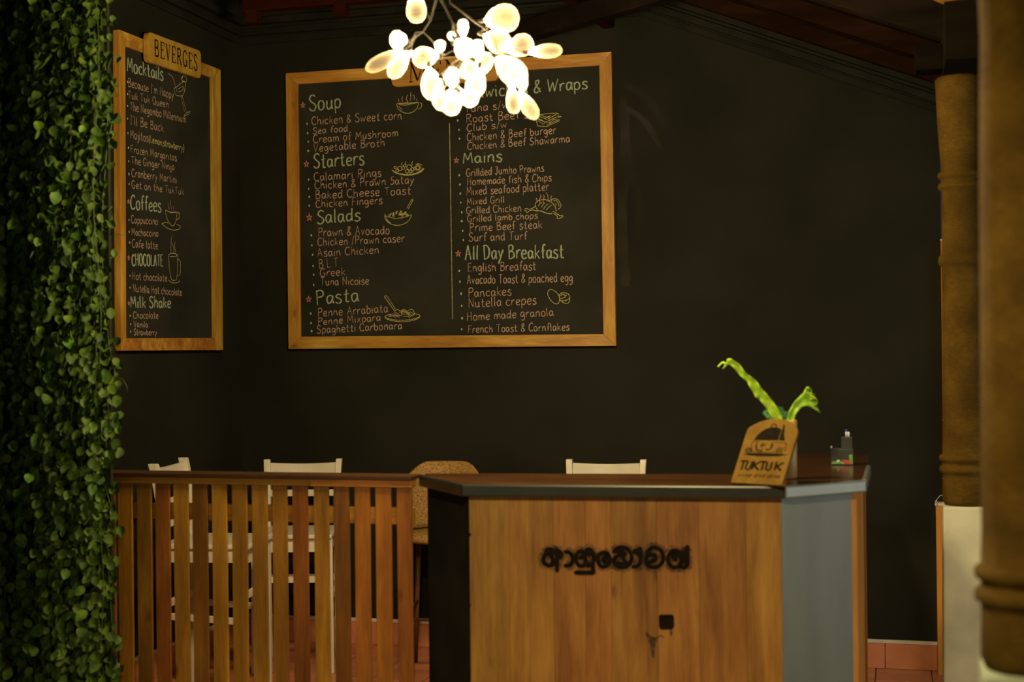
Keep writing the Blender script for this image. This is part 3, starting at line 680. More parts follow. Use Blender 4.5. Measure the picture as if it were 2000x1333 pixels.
# ------------------------------------------------------------------ slatted fence
fy = 4.50; FZ = 1.09
FX = onax(1, fy, 140, 948).x
fence = thing('slatted_fence', 'brown vertical slat fence between the leafy curtain and the counter', 'fence', (-2.4, fy, 0))
sl = [(209, 227), (230, 260), (267, 297.5), (303, 333), (339, 370), (375.6, 406.8), (414, 444.7), (452.5, 483.8), (491.6, 523.5), (531, 562), (571, 603), (613, 644), (652, 684), (692, 724), (732.5, 765.5), (775, 806.5)]
pxs = [(209-36*k-30, 209-36*k-6) for k in range(2, 0, -1)] + [(197, 227)] + sl[1:]
for a, b in pxs:
    xa_ = onax(1, fy, a, 948).x; xb_ = onax(1, fy, b-2.2, 948).x
    if xa_ < XL+.02: continue
    o = box('slat', (xa_, fy+random.uniform(-.001, .001), .03), (xb_, fy+.010, FZ-.03), M['slat'], fence, .0018)
    o.rotation_euler.y = -random.uniform(.000, .005)
xe = onax(1, fy, 807, 935).x; xj = onax(1, fy, 606, 938).x
box('top_rail', (FX, fy-.006, FZ-.036), (xj-.001, fy+.045, FZ-.012), M['rail'], fence, .0018)
box('top_rail', (xj+.001, fy-.006, FZ-.037), (xe-.005, fy+.045, FZ-.012), M['rail'], fence, .0018)
box('cap_board', (FX, fy-.012, FZ-.012), (xe-.004, fy+.10, FZ+.001), M['cap'], fence, .002)
za = onax(1, fy+.03, 520, 986).z; zb_ = onax(1, fy+.03, 520, 1018).z
box('back_rail', (FX, fy+.011, zb_), (xe-.006, fy+.036, za), M['rail'], fence, .002)
box('back_rail', (FX, fy+.011, .16), (xe-.006, fy+.036, .22), M['rail'], fence, .002)

# ------------------------------------------------------------------ reception counter
CZ = 1.09
A_, B_, C_, D_ = Vector((-1.329, 4.250)), Vector((-.342, 4.335)), Vector((-.113, 4.581)), Vector((-.112, 5.71))
L_ = Vector((-1.575, 4.555)); E_ = Vector((-.47, 5.71)); G_ = Vector((-.47, 4.77)); K_ = Vector((-1.575, 4.63))
cnt = thing('reception_counter', 'wooden reception counter with plank front and black lettering', 'counter', (-.8, 4.6, 0))
def off(poly, d):
    """inset an open polyline (outside on the right hand when walking it) to the inside by d"""
    out = []
    for i, p in enumerate(poly):
        ns = []
        if i > 0: t = (poly[i]-poly[i-1]).normalized(); ns.append(Vector((-t.y, t.x)))
        if i < len(poly)-1: t = (poly[i+1]-poly[i]).normalized(); ns.append(Vector((-t.y, t.x)))
        if len(ns) == 2:
            m = (ns[0]+ns[1]).normalized(); out.append(p+m*(d/m.dot(ns[0])))
        else: out.append(p+ns[0]*d)
    return out
OL = [L_, A_, B_, C_, D_]
in1 = off(OL, .012); in2 = off(OL, .05)
# top boards
topT = CZ; topB = CZ-.03
f0, f1 = in1[1], in1[2]
prism('top_board', [tuple(in1[0]), tuple(in1[1]), tuple(f1), tuple(G_), tuple(K_)], topB, topT, M['top'], cnt)
gx = [0, .34, .68, 1.0]
right_a = [in1[2], in1[3], in1[4]]
wingL = [G_, E_]
yy = [G_.y, 5.01, 5.25, 5.48, 5.71]
prism('top_board', [tuple(G_), tuple(in1[2]), tuple(in1[3]), (in1[3].x, G_.y+.04), (G_.x, G_.y+.04)], topB, topT, M['top'], cnt)
for k in range(4):
    y0 = yy[k]+(.041 if k == 0 else .001)
    prism('top_board', [(G_.x, y0), (in1[3].x, y0), (in1[4].x, yy[k+1]), (G_.x, yy[k+1])], topB, topT, M['top'], cnt, bevel=.0008)
# edge moulding, mitred at the corners
ou = off(OL, -.004)
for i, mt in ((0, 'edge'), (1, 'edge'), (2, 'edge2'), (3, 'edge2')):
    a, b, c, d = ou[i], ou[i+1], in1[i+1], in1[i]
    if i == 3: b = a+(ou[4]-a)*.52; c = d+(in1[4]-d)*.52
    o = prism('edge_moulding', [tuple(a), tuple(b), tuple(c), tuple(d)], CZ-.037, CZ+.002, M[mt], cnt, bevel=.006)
# front planks
pf = off(OL, .028); pb = off(OL, .050)
fa, fb = pf[1], pf[2]; ba, bb = pb[1], pb[2]
ed = [909, 994, 1080, 1142, 1192, 1282, 1364, 1456, 1533]
dirf = (fb-fa)
def front_at(px):
    n = Vector((dirf.y, -dirf.x, 0)).normalized(); q = onplane(Vector((fa.x, fa.y, .8)), n, px, 980)
    return (Vector((q.x, q.y))-fa).dot(dirf)/dirf.length_squared
ts = [front_at(e) for e in ed]; ts[0] = 0; ts[-1] = 1
for k in range(8):
    t0, t1 = ts[k]+.0004, ts[k+1]-.0004
    prism('front_plank', [tuple(fa+dirf*t0), tuple(fa+dirf*t1), tuple(ba+(bb-ba)*t1), tuple(ba+(bb-ba)*t0)], .02, CZ-.036, M['panel'], cnt, bevel=.0006)
o = prism('left_side_panel', [tuple(pf[0]), tuple(pf[1]), tuple(pb[1]), tuple(pb[0])], .02, CZ-.036, M['black_wood'], cnt); o['label'] = 'dark grey side panel with shade painted in'  # dark grey panel in shadow; the shade is put into its black colour
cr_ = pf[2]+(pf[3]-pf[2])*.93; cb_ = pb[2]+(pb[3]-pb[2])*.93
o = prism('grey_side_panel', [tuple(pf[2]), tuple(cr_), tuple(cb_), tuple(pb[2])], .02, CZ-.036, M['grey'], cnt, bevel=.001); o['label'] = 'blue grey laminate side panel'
prism('corner_post', [tuple(cr_), tuple(pf[3]), tuple(pf[3]+Vector((0, .03))), tuple(cb_)], .02, CZ-.036, M['post'], cnt, bevel=.001)
prism('end_panel', [tuple(pf[3]+Vector((0, .031))), tuple(pf[4]), tuple(pb[4]), tuple(pb[3]+Vector((0, .031)))], .02, CZ-.036, M['post'], cnt)
prism('inner_panel', [(G_.x, G_.y+.02), (G_.x+.02, G_.y+.02), (E_.x+.02, E_.y-.02), (E_.x, E_.y-.02)], .02, CZ-.031, M['panel'], cnt)
prism('plinth_base', [tuple(pb[0]), tuple(pb[1]), tuple(pb[2]), tuple(pb[3]), (pb[3].x, 5.66), (G_.x+.02, 5.66), (G_.x+.02, G_.y-.03), (K_.x+.03, K_.y-.03)], 0, .019, M['black_wood'], cnt)

# sprayed lettering on the planks
nf = Vector((dirf.y, -dirf.x, 0)).normalized(); ef = Vector((dirf.x, dirf.y, 0)).normalized(); o0 = Vector((fa.x, fa.y, 0))
def c2d(px, py):
    q = onplane(o0, nf, px, py); return ((q-o0).dot(ef), q.z)
def c3d(u, v, lift): return o0+ef*u+Vector((0, 0, v))+nf*lift
sc = cr(1020, 1040, .1875)
S = P('300,225 260,225 225,262 225,312 262,345 305,345 340,325 360,290;300,345 320,300 300,235;248,215 265,185 300,180 330,205 362,225 362,400;335,210 362,190 392,205 410,235 398,262 370,262;'
      '452,205 492,215 522,255 522,305 495,345 450,350;'
      '640,215 600,200 568,235 562,295 590,345 635,352 660,320 660,290;660,320 690,350 728,330 745,285 735,235 700,222 668,235;655,225 668,190 700,178 728,205 740,240;735,320 738,425;738,422 560,422;600,270 640,255 660,290;'
      '850,210 800,235 785,285 810,345 855,360 905,330 912,275 890,225 850,210;885,250 860,290 890,320;885,235 860,265 845,300 870,320;'
      '955,205 990,170 1045,158 1105,185 1138,245 1130,310 1090,355 1035,365 980,350 955,305 975,262 1010,245 1045,255 1060,285;975,330 1020,330 1060,330 1085,310;1000,205 1040,205 1075,230;'
      '1170,205 1210,225 1232,270 1228,320 1200,355 1158,362;1228,170 1232,270;1175,195 1205,190 1228,200;'
      '1300,215 1340,170 1390,162 1445,195 1468,250 1458,315 1410,360 1355,365 1305,345 1290,300;1290,300 1300,255 1340,235 1380,245 1390,285;1300,315 1340,310 1375,300;1300,240 1310,200;'
      '1560,200 1530,240 1520,300 1550,355 1600,368 1640,345 1655,300 1640,250 1600,230 1575,260 1600,290;1560,200 1600,190 1650,215 1690,260 1700,310;1640,345 1680,372 1715,350 1722,290 1720,155;1660,215 1700,205 1720,160')
ov = Ink(); wdt = .0132
bins = {}
for s in S:
    pp = [c2d(*sc(p)) for p in s]; mx_ = max(p[0] for p in s)
    key = sum(mx_ > lim for lim in (430, 543, 765, 930, 1150, 1262, 1480))
    bins.setdefault(key, Ink()).stroke(pp, wdt, 0, True, True); ov.stroke(pp, wdt*2.4, .15)
for k in bins: bins[k].build('stencil_letter', lambda u, v, q: c3d(u, v, .0010+q*.4), M['ink'], cnt)
bl = Ink()
R0 = [c2d(*sc(p)) for p in [(1422, 872), (1440, 860), (1560, 858), (1580, 875), (1584, 985), (1560, 1015), (1450, 1018), (1425, 990)]]
bl.poly(R0)
bl.build('stencil_patch', lambda u, v, k: c3d(u, v, .0010+k*.4), M['ink'], cnt)
def hazemat(name, col, a, sc_, lo=.35, hi=.7):
    m, n, l, b = base_mat(name); b.inputs['Base Color'].default_value = c4(col); b.inputs['Roughness'].default_value = .8
    t = n.new('ShaderNodeBsdfTransparent'); mx = n.new('ShaderNodeMixShader'); v = coords(n, l, (1, 1, 1)); f = noise(n, l, v, sc_, 3)
    r = ramp(n, l, f, [(lo, (0, 0, 0)), (hi, (a, a, a))])
    l.new(r, mx.inputs[0]); l.new(t.outputs[0], mx.inputs[1]); l.new(b.outputs[0], mx.inputs[2]); l.new(mx.outputs[0], n['Material Output'].inputs[0])
    return m
M['spray'] = hazemat('paint_overspray', (.02, .016, .01), .5, 60, .3, .65)
M['stain'] = hazemat('dark_stain', (.03, .018, .012), .85, 90, .25, .55)
ov.build('paint_overspray', lambda u, v, k: c3d(u, v, .0004+k), M['spray'], cnt)
st = Ink()
st.poly([c2d(*sc(p)) for p in [(1280, 1050), (1300, 1040), (1340, 1080), (1400, 1100), (1400, 1140), (1380, 1200), (1375, 1300), (1362, 1320), (1350, 1290), (1335, 1180), (1300, 1100)]])
st.stroke([c2d(*sc(p)) for p in [(1540, 1010), (1552, 1040), (1548, 1085)]], .006); st.stroke([c2d(*sc(p)) for p in [(1400, 1105), (1440, 1080), (1475, 1100)]], .004)
st.build('wood_stain', lambda u, v, k: c3d(u, v, .0006+k), M['stain'], cnt)
for px, py in ((917, 1045), (917, 1183), (917, 1320)):
    q = c2d(px, py); k = Ink(); k.disc(q, .0055, 10); k.build('nail_head', lambda u, v, z: c3d(u, v, .0008), M['ink'], cnt)

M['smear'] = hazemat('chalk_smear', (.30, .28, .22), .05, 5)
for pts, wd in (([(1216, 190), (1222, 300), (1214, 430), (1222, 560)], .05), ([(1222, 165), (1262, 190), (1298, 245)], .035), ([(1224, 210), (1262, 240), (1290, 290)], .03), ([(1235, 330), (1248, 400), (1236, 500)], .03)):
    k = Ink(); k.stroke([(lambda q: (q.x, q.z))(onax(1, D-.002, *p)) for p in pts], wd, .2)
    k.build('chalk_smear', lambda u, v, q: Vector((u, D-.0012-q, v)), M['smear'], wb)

# ------------------------------------------------------------------ leaning sign, cup of fronds, desk organiser
BL = onax(2, CZ+.008, 1427, 943); BR = onax(2, CZ+.008, 1527, 948.5)
e = (BR-BL).normalized(); nb = Vector((-e.y, e.x, 0))
if nb.y < 0: nb = -nb
tgt = (1561, 850)
best = None
for ia in range(60):
    for ib in range(60):
        a_, b_ = .08+ia*.003, ib*.003
        q = BR+Vector((0, 0, a_))+nb*b_-CAM; z = q.dot(FW); ex_, ey_ = 1000+F*q.dot(RT)/z-tgt[0], 666.5-F*q.dot(UP)/z-tgt[1]
        if best is None or ex_*ex_+ey_*ey_ < best[0]: best = (ex_*ex_+ey_*ey_, a_, b_)
vdir = (Vector((0, 0, best[1]))+nb*best[2]).normalized(); nn = e.cross(vdir).normalized()
if nn.dot(CAM-BL) < 0: nn = -nn
sign = thing('leaning_sign', 'small arched wooden sign with three wheeler logo leaning on the counter', 'sign', (BL+BR)/2)
def s2(px, py):
    q = onplane(BL, nn, px, py)-BL; return (q.dot(e), q.dot(vdir))
def s3(u, v, lift): return BL+e*u+vdir*v+nn*lift
lc = cr(1430, 810, .10503)
out = [(0, 0), s2(1527, 948.5)]+[s2(*lc(p)) for p in [(1225, 330), (1215, 265), (1185, 205), (1130, 150), (1020, 105), (900, 82), (780, 78), (650, 95), (520, 135), (400, 190), (310, 245), (268, 310)]]
hexa('plaque', [s3(u, v, -.011) for u, v in out], [s3(u, v, 0) for u, v in out], M['sign'], sign, bevel=.0015)
ik = Ink()
ik.poly([s2(*lc(p)) for p in [(405, 480), (430, 440), (490, 370), (560, 310), (640, 265), (725, 240), (835, 240), (900, 270), (920, 290), (850, 485)]])
ik.stroke([s2(*lc(p)) for p in [(735, 235), (735, 200), (780, 182), (822, 200), (822, 240)]], .0035, 0)
ik.poly([s2(*lc(p)) for p in [(866, 485), (905, 360), (940, 260), (955, 190), (985, 192), (978, 300), (970, 380), (982, 490)]])
ik.poly([s2(*lc(p)) for p in [(205, 735), (300, 720), (600, 722), (900, 735), (1035, 758), (850, 782), (500, 780), (300, 762)]])
for cx, cy, r in ((305, 680, 45), (305, 680, 22), (880, 695, 50), (880, 695, 20)):
    ik.stroke([s2(*lc(p)) for p in circ(cx, cy, r)], .0024, 0)
for s in P('370,530 400,505 500,510;500,510 470,520 450,600 450,680;520,560 600,575;520,600 560,600 550,650;1005,530 790,525 730,560 720,640 690,665 640,665 620,640;1005,530 1000,600 985,680;380,530 360,600 375,700;375,700 560,710 820,710;820,700 840,640 900,625 960,650;370,700 330,620 260,650 245,690;560,510 600,570 640,540;760,560 720,600;960,690 1000,660'):
    ik.stroke([s2(*lc(p)) for p in s], .0020, 0)
for s in P('450,560 460,660 560,680;525,570 610,575;640,650 680,660 730,620 760,550'):
    ik.stroke([s2(*lc(p)) for p in s], .0050, 0)
for s in P('160,870 290,868;225,870 170,1035;300,870 245,1000 300,1035 345,1000;385,870 330,1010;420,880 365,1030;540,875 410,950;410,950 490,1040;530,880 640,885;590,885 545,1045;660,885 625,1010 670,1050 715,1020;750,890 700,1040;830,885 790,1040;965,900 830,965;830,965 910,1050'):
    ik.stroke([s2(*lc(p)) for p in s], .0070, 0, False)
write(ik, 'wine and dine', s2(*lc((100, 1155))), s2(*lc((870, 1185))), .014, .0023, slant=.25, jit=0, jw=.1)
o = ik.build('printed_logo', lambda u, v, k: s3(u, v, .0004+k*.3), M['ink'], sign)
pe = s3((BR-BL).length/2, .085, -.0125); ft = BL+e*(BR-BL).length/2+nb*((pe-BL).dot(nb)+.022); ft.z = CZ+.006
beam('easel_back', pe, ft, .02, .003, M['sign'], sign, bevel=0, up=nb)

vc = onax(2, CZ+.001, 1537, 935)
cupm = wood('bamboo_cup', (.42, .25, .07), (.58, .38, .12), (.70, .50, .20), 2, .35, .02, knots=False)
vz = CZ+.0025; vh = .185
lathe_v = lathe('bamboo_cup', [(.030, 0), (.032, .004), (.033, vh*.5), (.0335, vh), (.0295, vh), (.0285, .012), (.001, .010)], (vc.x, vc.y, vz), cupm, None, 28)
tag(lathe_v, 'pale bamboo cup standing behind the leaning wooden sign', 'cup')
def frond(name, Lp, Rp, dy0, dy1, label, rx=0):
    f = cr(1380, 690, .195); n = len(Lp); vs = []; fs = []
    root = Vector((vc.x+rx, vc.y, vz+.03))
    t = thing(name, label, 'leaf', root)
    rows = []
    Ls, Rs = catmull(Lp, 4), catmull(Rp, 4); m = min(len(Ls), len(Rs))
    for i in range(m):
        k = i/(m-1); Y = vc.y+dy0+(dy1-dy0)*k
        a = onax(1, Y, *f(Ls[i])); b = onax(1, Y, *f(Rs[i])); c = (a+b)/2
        wv = math.sin(i*1.15)*.0035
        rows.append([a+Vector((0, wv, 0)), (a+c)/2+Vector((0, .003, 0)), c+Vector((0, .007, 0)), (b+c)/2+Vector((0, .003, 0)), b+Vector((0, -wv, 0))])
    vs = [p for r in rows for p in r]
    for i in range(m-1):
        for j in range(4): fs.append((i*5+j, i*5+j+1, (i+1)*5+j+1, (i+1)*5+j))
    o = mesh('blade', vs, fs, M['frond'], t, smooth=True, recalc=False)
    sd = o.modifiers.new('s', 'SOLIDIFY'); sd.thickness = .0008
    tube('stalk', [root, root+Vector((0, 0, vh-.035)), rows[0][2]], .0025, M['frond'], t, 6)
    tube('midrib', [r[2]+Vector((0, -.001, 0)) for r in rows[::3]], .0011, M['frond'], t, 5)
    return t, rows, f
def curl(t, f, pts, dy, wd):
    Y = vc.y+dy; p = catmull([f(q) for q in pts], 4); q3 = [onax(1, Y+math.sin(i*.9)*.006, *x) for i, x in enumerate(p)]
    vs = []; fs = []
    for i, q in enumerate(q3):
        d = (q3[min(i+1, len(q3)-1)]-q3[max(i-1, 0)]).normalized(); s = d.cross(Vector((0, 1, 0))).normalized(); k = wd*(1-.55*i/len(q3))
        vs += [q+s*k/2+Vector((0, .003, 0)), q, q-s*k/2+Vector((0, .003, 0))]
    for i in range(len(q3)-1): fs += [(3*i, 3*i+1, 3*i+4, 3*i+3), (3*i+1, 3*i+2, 3*i+5, 3*i+4)]
    o = mesh('crest', vs, fs, M['frond'], t, smooth=True, recalc=False); sd = o.modifiers.new('s', 'SOLIDIFY'); sd.thickness = .0008
t, rows, f = frond('fern_frond', [(700, 700), (650, 640), (580, 530), (520, 460), (490, 440), (440, 350), (395, 280), (320, 210), (260, 135), (205, 112)],
                   [(765, 690), (745, 610), (690, 520), (620, 430), (550, 350), (500, 280), (440, 235), (390, 195), (320, 105), (225, 55)], 0, -.03, 'long lime green frond leaning left out of the bamboo cup')
curl(t, f, [(230, 80), (195, 110), (160, 95), (115, 138)], -.03, .010); curl(t, f, [(215, 85), (190, 125), (160, 160)], -.034, .007); curl(t, f, [(250, 70), (215, 65), (205, 100)], -.028, .008)
t, rows, f = frond('fern_frond', [(800, 680), (820, 600), (860, 520), (920, 445), (985, 385), (1010, 350)], [(880, 700), (885, 640), (930, 565), (995, 530), (1060, 550), (1135, 595)], 0, .02,
                   'short lime green frond bending right with a curled crest')
curl(t, f, [(985, 400), (1010, 350), (1045, 375), (1050, 410), (1085, 415)], .012, .010); curl(t, f, [(1040, 470), (1080, 450), (1105, 490), (1085, 525), (1050, 500)], .010, .009)
curl(t, f, [(1060, 540), (1100, 560), (1137, 598)], .02, .008); curl(t, f, [(1020, 440), (1060, 430), (1100, 470)], .016, .008)
# small dark fern behind
t = thing('fern_sprig', 'small dark green ferny sprig between the two lime fronds', 'leaf', (vc.x, vc.y+.008, vz+.03))
tube('stalk', [(vc.x, vc.y+.008, vz+.03), (vc.x-.004, vc.y+.012, vz+vh+.02)], .0015, M['fern'], t, 5)
vs, fs = [], []
for base, tip in (((765, 660), (705, 535)), ((780, 660), (790, 590)), ((640, 640), (570, 590)), ((790, 670), (740, 540)), ((660, 660), (600, 565))):
    a = onax(1, vc.y+.012, *f(base)); b = onax(1, vc.y+.016, *f(tip)); d = b-a
    for i in range(18):
        k = i/18; c = a+d*k; ln = .011*(1-k*.6); ux = d.cross(Vector((0, 1, 0))).normalized()
        for s in (-1, 1):
            tp = c+ux*s*ln+d.normalized()*ln*.7+Vector((0, random.uniform(-.004, .004), 0)); o_ = len(vs); h = d.normalized()*.0013
            vs += [c-h, c+h, tp+h*.4, tp-h*.4]; fs.append((o_, o_+1, o_+2, o_+3))
mesh('leaflets', vs, fs, M['fern'], t, recalc=False)['kind'] = 'stuff'

q0 = onax(2, CZ+.002, 1623, 908); q1 = onax(2, CZ+.002, 1667, 908); zz = CZ+.0015
org = thing('desk_organiser', 'black desk organiser with a green corner label at the back of the counter', 'organiser', (q0.x, q0.y, zz))
X0, X1, Y0 = q0.x, q1.x, q0.y
hgt = .055; Y1 = Y0+.06
box('base', (X0, Y0, zz), (X1, Y1, zz+.004), M['dark'], org, .001)
box('wall_panel', (X0, Y0, zz+.004), (X1, Y0+.003, zz+hgt), M['dark'], org, .0008)
box('wall_panel', (X0, Y1-.003, zz+.004), (X1, Y1, zz+hgt), M['dark'], org, .0008)
box('wall_panel', (X0, Y0+.003, zz+.004), (X0+.003, Y1-.003, zz+hgt), M['dark'], org, .0008)
box('wall_panel', (X1-.003, Y0+.003, zz+.004), (X1, Y1-.003, zz+hgt), M['dark'], org, .0008)
gm = mottled('green_label', (.06, .22, .04), (.16, .36, .08), 60, .4); rm = mottled('red_label', (.25, .03, .04), (.35, .05, .05), 60, .4)
wm = mottled('white_label', (.5, .6, .5), (.6, .65, .6), 60, .4)
box('label_patch', (X1-.014, Y0-.0008, zz+.004), (X1-.002, Y0, zz+.036), gm, org, 0)
box('label_patch', (X0+.004, Y0-.0008, zz+.004), (X0+.048, Y0, zz+.012), gm, org, 0)
hexa('label_patch', [(X0+.045, Y0-.0012, zz+.006), (X0+.075, Y0-.0012, zz+.005), (X0+.065, Y0-.0012, zz+.016), (X0+.035, Y0-.0012, zz+.018)], [(X0+.045, Y0-.0002, zz+.006), (X0+.075, Y0-.0002, zz+.005), (X0+.065, Y0-.0002, zz+.016), (X0+.035, Y0-.0002, zz+.018)], rm, org)
hexa('label_patch', [(X0+.018, Y0-.0012, zz+.010), (X0+.032, Y0-.0012, zz+.012), (X0+.028, Y0-.0012, zz+.018), (X0+.022, Y0-.0012, zz+.017)], [(X0+.018, Y0-.0002, zz+.010), (X0+.032, Y0-.0002, zz+.012), (X0+.028, Y0-.0002, zz+.018), (X0+.022, Y0-.0002, zz+.017)], wm, org)
cx = X1-.018; cyy = Y0+.03
grey_pl = mottled('smoky_plastic', (.03, .038, .04), (.05, .06, .065), 30, .25, spec=.6)
for k in range(9):
    box('cup_rib', (X1-.040+k*.0043, Y0+.004, zz+hgt), (X1-.038+k*.0043, Y0+.006, zz+.098), grey_pl, org, .0004)
box('pen_cup', (X1-.041, Y0+.006, zz+.0045), (X1-.0035, Y0+.05, zz+.098), M['dark'], org, .002)
blu = mottled('blue_pen', (.03, .04, .25), (.05, .06, .35), 30, .3); wht = mottled('white_pen', (.6, .65, .75), (.7, .75, .85), 30, .25)
for k, (dx, dz, mt, lab) in enumerate(((-.024, .118, wht, 'white pen with a blue cap, tallest in the desk organiser'), (-.016, .112, wht, 'white pen on the right in the desk organiser'))):
    t = thing('pen', lab, 'pen', (X1+dx, Y0+.03, zz+.099))
    lathe('barrel', [(.0035, 0), (.0035, dz-.099), (.002, dz-.095)], (X1+dx, Y0+.03, zz+.0985), mt, t, 10)
    if k == 0: lathe('cap', [(.0042, 0), (.0042, .006), (.002, .008)], (X1+dx, Y0+.03, zz+dz-.002), blu, t, 10)
t = lathe('glass_stopper', [(.002, 0), (.004, .004), (.004, .008), (.001, .011)], (X0+.002, Y0+.02, zz+hgt), M['screw'], org, 10)

# ------------------------------------------------------------------ chairs
def white_chair(label, back_c, rot, sc_=1.0):
    t = thing('chair', label, 'chair', (0, 0, 0), None)
    W, Dp, SZ, TZ = .190, .37, .655, .983
    # local frame: back at y=0, front at y=-Dp
    for s in (-1, 1):
        xs = s*(W-.018)
        pts = [(xs, -.005, 0), (xs, -.02, .35), (xs, -.02, SZ), (xs, -.01, .82), (s*(W-.012), .012, TZ-.03), (s*(W-.010), .020, TZ)]
        for k in range(1):
            vs, fs = [], []
            for (x, y, z) in pts:
                a, b = .015, .019
                vs += [(x-a, y-b, z), (x+a, y-b, z), (x+a, y+b, z), (x-a, y+b, z)]
            for i in range(len(pts)-1):
                for j in range(4): fs.append((i*4+j, i*4+(j+1) % 4, (i+1)*4+(j+1) % 4, (i+1)*4+j))
            fs += [(3, 2, 1, 0), tuple(len(vs)-4+j for j in range(4))]
            mesh('back_post', vs, fs, M['white'], t, bevel=.004)
        hexa('leg', [(s*(W-.008)-.013, -Dp+.005, 0), (s*(W-.008)+.013, -Dp+.005, 0), (s*(W-.008)+.013, -Dp+.033, 0), (s*(W-.008)-.013, -Dp+.033, 0)],
             [(s*(W-.016)-.018, -Dp+.004, SZ-.02), (s*(W-.016)+.018, -Dp+.004, SZ-.02), (s*(W-.016)+.018, -Dp+.040, SZ-.02), (s*(W-.016)-.018, -Dp+.040, SZ-.02)], M['white'], t, .003)
        beam('stretcher', (xs, -.03, .36), (xs, -Dp+.03, .34), .018, .026, M['white'], t)
        box('apron', (xs-.009, -Dp+.04, SZ-.075), (xs+.009, -.03, SZ-.02), M['white'], t, .001)
    # curved top rail, slightly dished
    vs, fs = [], []; n = 8
    for i in range(n+1):
        k = i/n; x = -W+.028+(2*W-.056)*k; dy = .014+.012*math.sin(math.pi*k); top = TZ-.018-.006*math.sin(math.pi*k)
        vs += [(x, dy-.008, TZ-.10), (x, dy+.008, TZ-.10), (x, dy+.010, top), (x, dy-.006, top)]
    for i in range(n):
        for j in range(4): fs.append((i*4+j, i*4+(j+1) % 4, (i+1)*4+(j+1) % 4, (i+1)*4+j))
    fs += [(3, 2, 1, 0), tuple(n*4+j for j in range(4))]
    mesh('top_rail', vs, fs, M['white'], t, bevel=.002)
    box('back_slat', (-W+.03, -.012, .80), (W-.03, .002, .832), M['white'], t, .002)
    box('back_slat', (-W+.03, -.02, .715), (W-.03, -.006, .742), M['white'], t, .002)
    box('seat', (-W-.002, -Dp-.012, SZ-.02), (W+.002, -.002, SZ), M['white'], t, .006)
    box('apron', (-W+.03, -Dp+.012, SZ-.085), (W-.03, -Dp+.030, SZ-.02), M['white'], t, .001)
    beam('stretcher', (-W+.03, -Dp+.02, .44), (W-.03, -Dp+.02, .44), .018, .028, M['white'], t, up=Vector((0, 0, 1)))
    beam('stretcher', (-W+.03, -.015, .40), (W-.03, -.015, .40), .018, .028, M['white'], t, up=Vector((0, 0, 1)))
    t.location = (back_c[0], back_c[1], 0); t.rotation_euler.z = rot; t.scale = (sc_, sc_, sc_)
    return t
q = onax(1, 6.55, 591, 900); white_chair('white wooden chair behind the slatted fence, near the middle of it', (q.x, 6.55), math.radians(15))
q = onax(1, 6.72, 1183, 900); white_chair('white wooden chair standing behind the reception counter', (q.x, 6.72), math.radians(4))
q = onax(0, -3.17, 318, 902); white_chair('white wooden chair turned sideways against the left wall, beside the leafy curtain', (-3.13, q.y+.02), math.radians(99), 1.055)

q = onax(1, 6.55, 866, 915)
t = thing('rattan_chair', 'woven rattan chair with rounded back behind the join of fence and counter', 'chair', (0, 0, 0))
RW, RZ = .182, .965
vs, fs = [], []; n = 26; mrow = 9
for i in range(n+1):
    a = math.radians(-80+160*i/n); k = abs(math.sin(a))
    top = RZ-.055*max(0, (k-.45)/.55)**2*1.6; bot = .66
    for j in range(mrow+1):
        z = bot+(top-bot)*j/mrow; r = 1-.12*(1-j/mrow)
        rip = .002 if (i+j) % 2 else 0
        vs.append((RW*math.sin(a)*r*1.02, -.16+.17*math.cos(a)*r+rip, z))
for i in range(n):
    for j in range(mrow): a = i*(mrow+1)+j; fs.append((a, a+mrow+1, a+mrow+2, a+1))
o = mesh('woven_back', vs, fs, M['rattan'], t, smooth=True); sd = o.modifiers.new('s', 'SOLIDIFY'); sd.thickness = .018
rim = [vs[i*(mrow+1)+mrow] for i in range(n+1)]
tube('rim', rim, .013, M['rattan'], t, 8)
lathe('woven_seat', [(.02, .0), (.17, .0), (.19, .012), (.19, .030), (.175, .042), (.02, .040)], (0, -.17, .615), M['rattan'], t, 32)
for sx in (-1, 1):
    tube('leg', [(sx*.13, -.05, .62), (sx*.16, -.02, .0)], [.014, .011], M['brownwood'], t); tube('leg', [(sx*.13, -.28, .62), (sx*.16, -.31, .0)], [.014, .011], M['brownwood'], t)
    tube('stretcher', [(sx*.145, -.03, .30), (sx*.145, -.30, .30)], .008, M['brownwood'], t)
tube('stretcher', [(-.148, -.298, .26), (.148, -.298, .26)], .008, M['brownwood'], t)
t.location = (q.x, 6.60, 0); t.rotation_euler.z = math.radians(8)

# ------------------------------------------------------------------ leafy curtain on the left
IY = 4.33
def ivx(px, Y=IY): return onax(1, Y, px, 660).x
ix0, ix1 = XL+.05, ivx(205)
ivy = thing('ivy_curtain', 'tall curtain of hanging green ivy filling the left side', 'plant', ((ix0+ix1)/2, IY, 0))
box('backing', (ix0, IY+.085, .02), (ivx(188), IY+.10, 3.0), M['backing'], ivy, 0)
def leaf_pts(L, W, cup_):
    # ovate leaf: midrib and two edges, slightly folded and drooping
    ts = [0, .2, .5, .78, 1]; ws = [0, .42, .5, .33, 0]
    v = []
    for t_, w_ in zip(ts, ws):
        z = -t_*L; dr = -.25*cup_*t_*t_*L
        if w_ == 0: v.append([(0, dr, z)])
        else: v.append([(-w_*W, dr-cup_*w_*W*.8, z), (0, dr+.1*W*cup_, z), (w_*W, dr-cup_*w_*W*.8, z)])
    vs = [v[0][0]]+[q for r in v[1:4] for q in r]+[v[4][0]]
    fs = [(0, 1, 2), (0, 2, 3), (1, 4, 5, 2), (2, 5, 6, 3), (4, 7, 8, 5), (5, 8, 9, 6), (7, 10, 8), (8, 10, 9)]
    return [Vector(q) for q in vs], fs
from mathutils import Euler
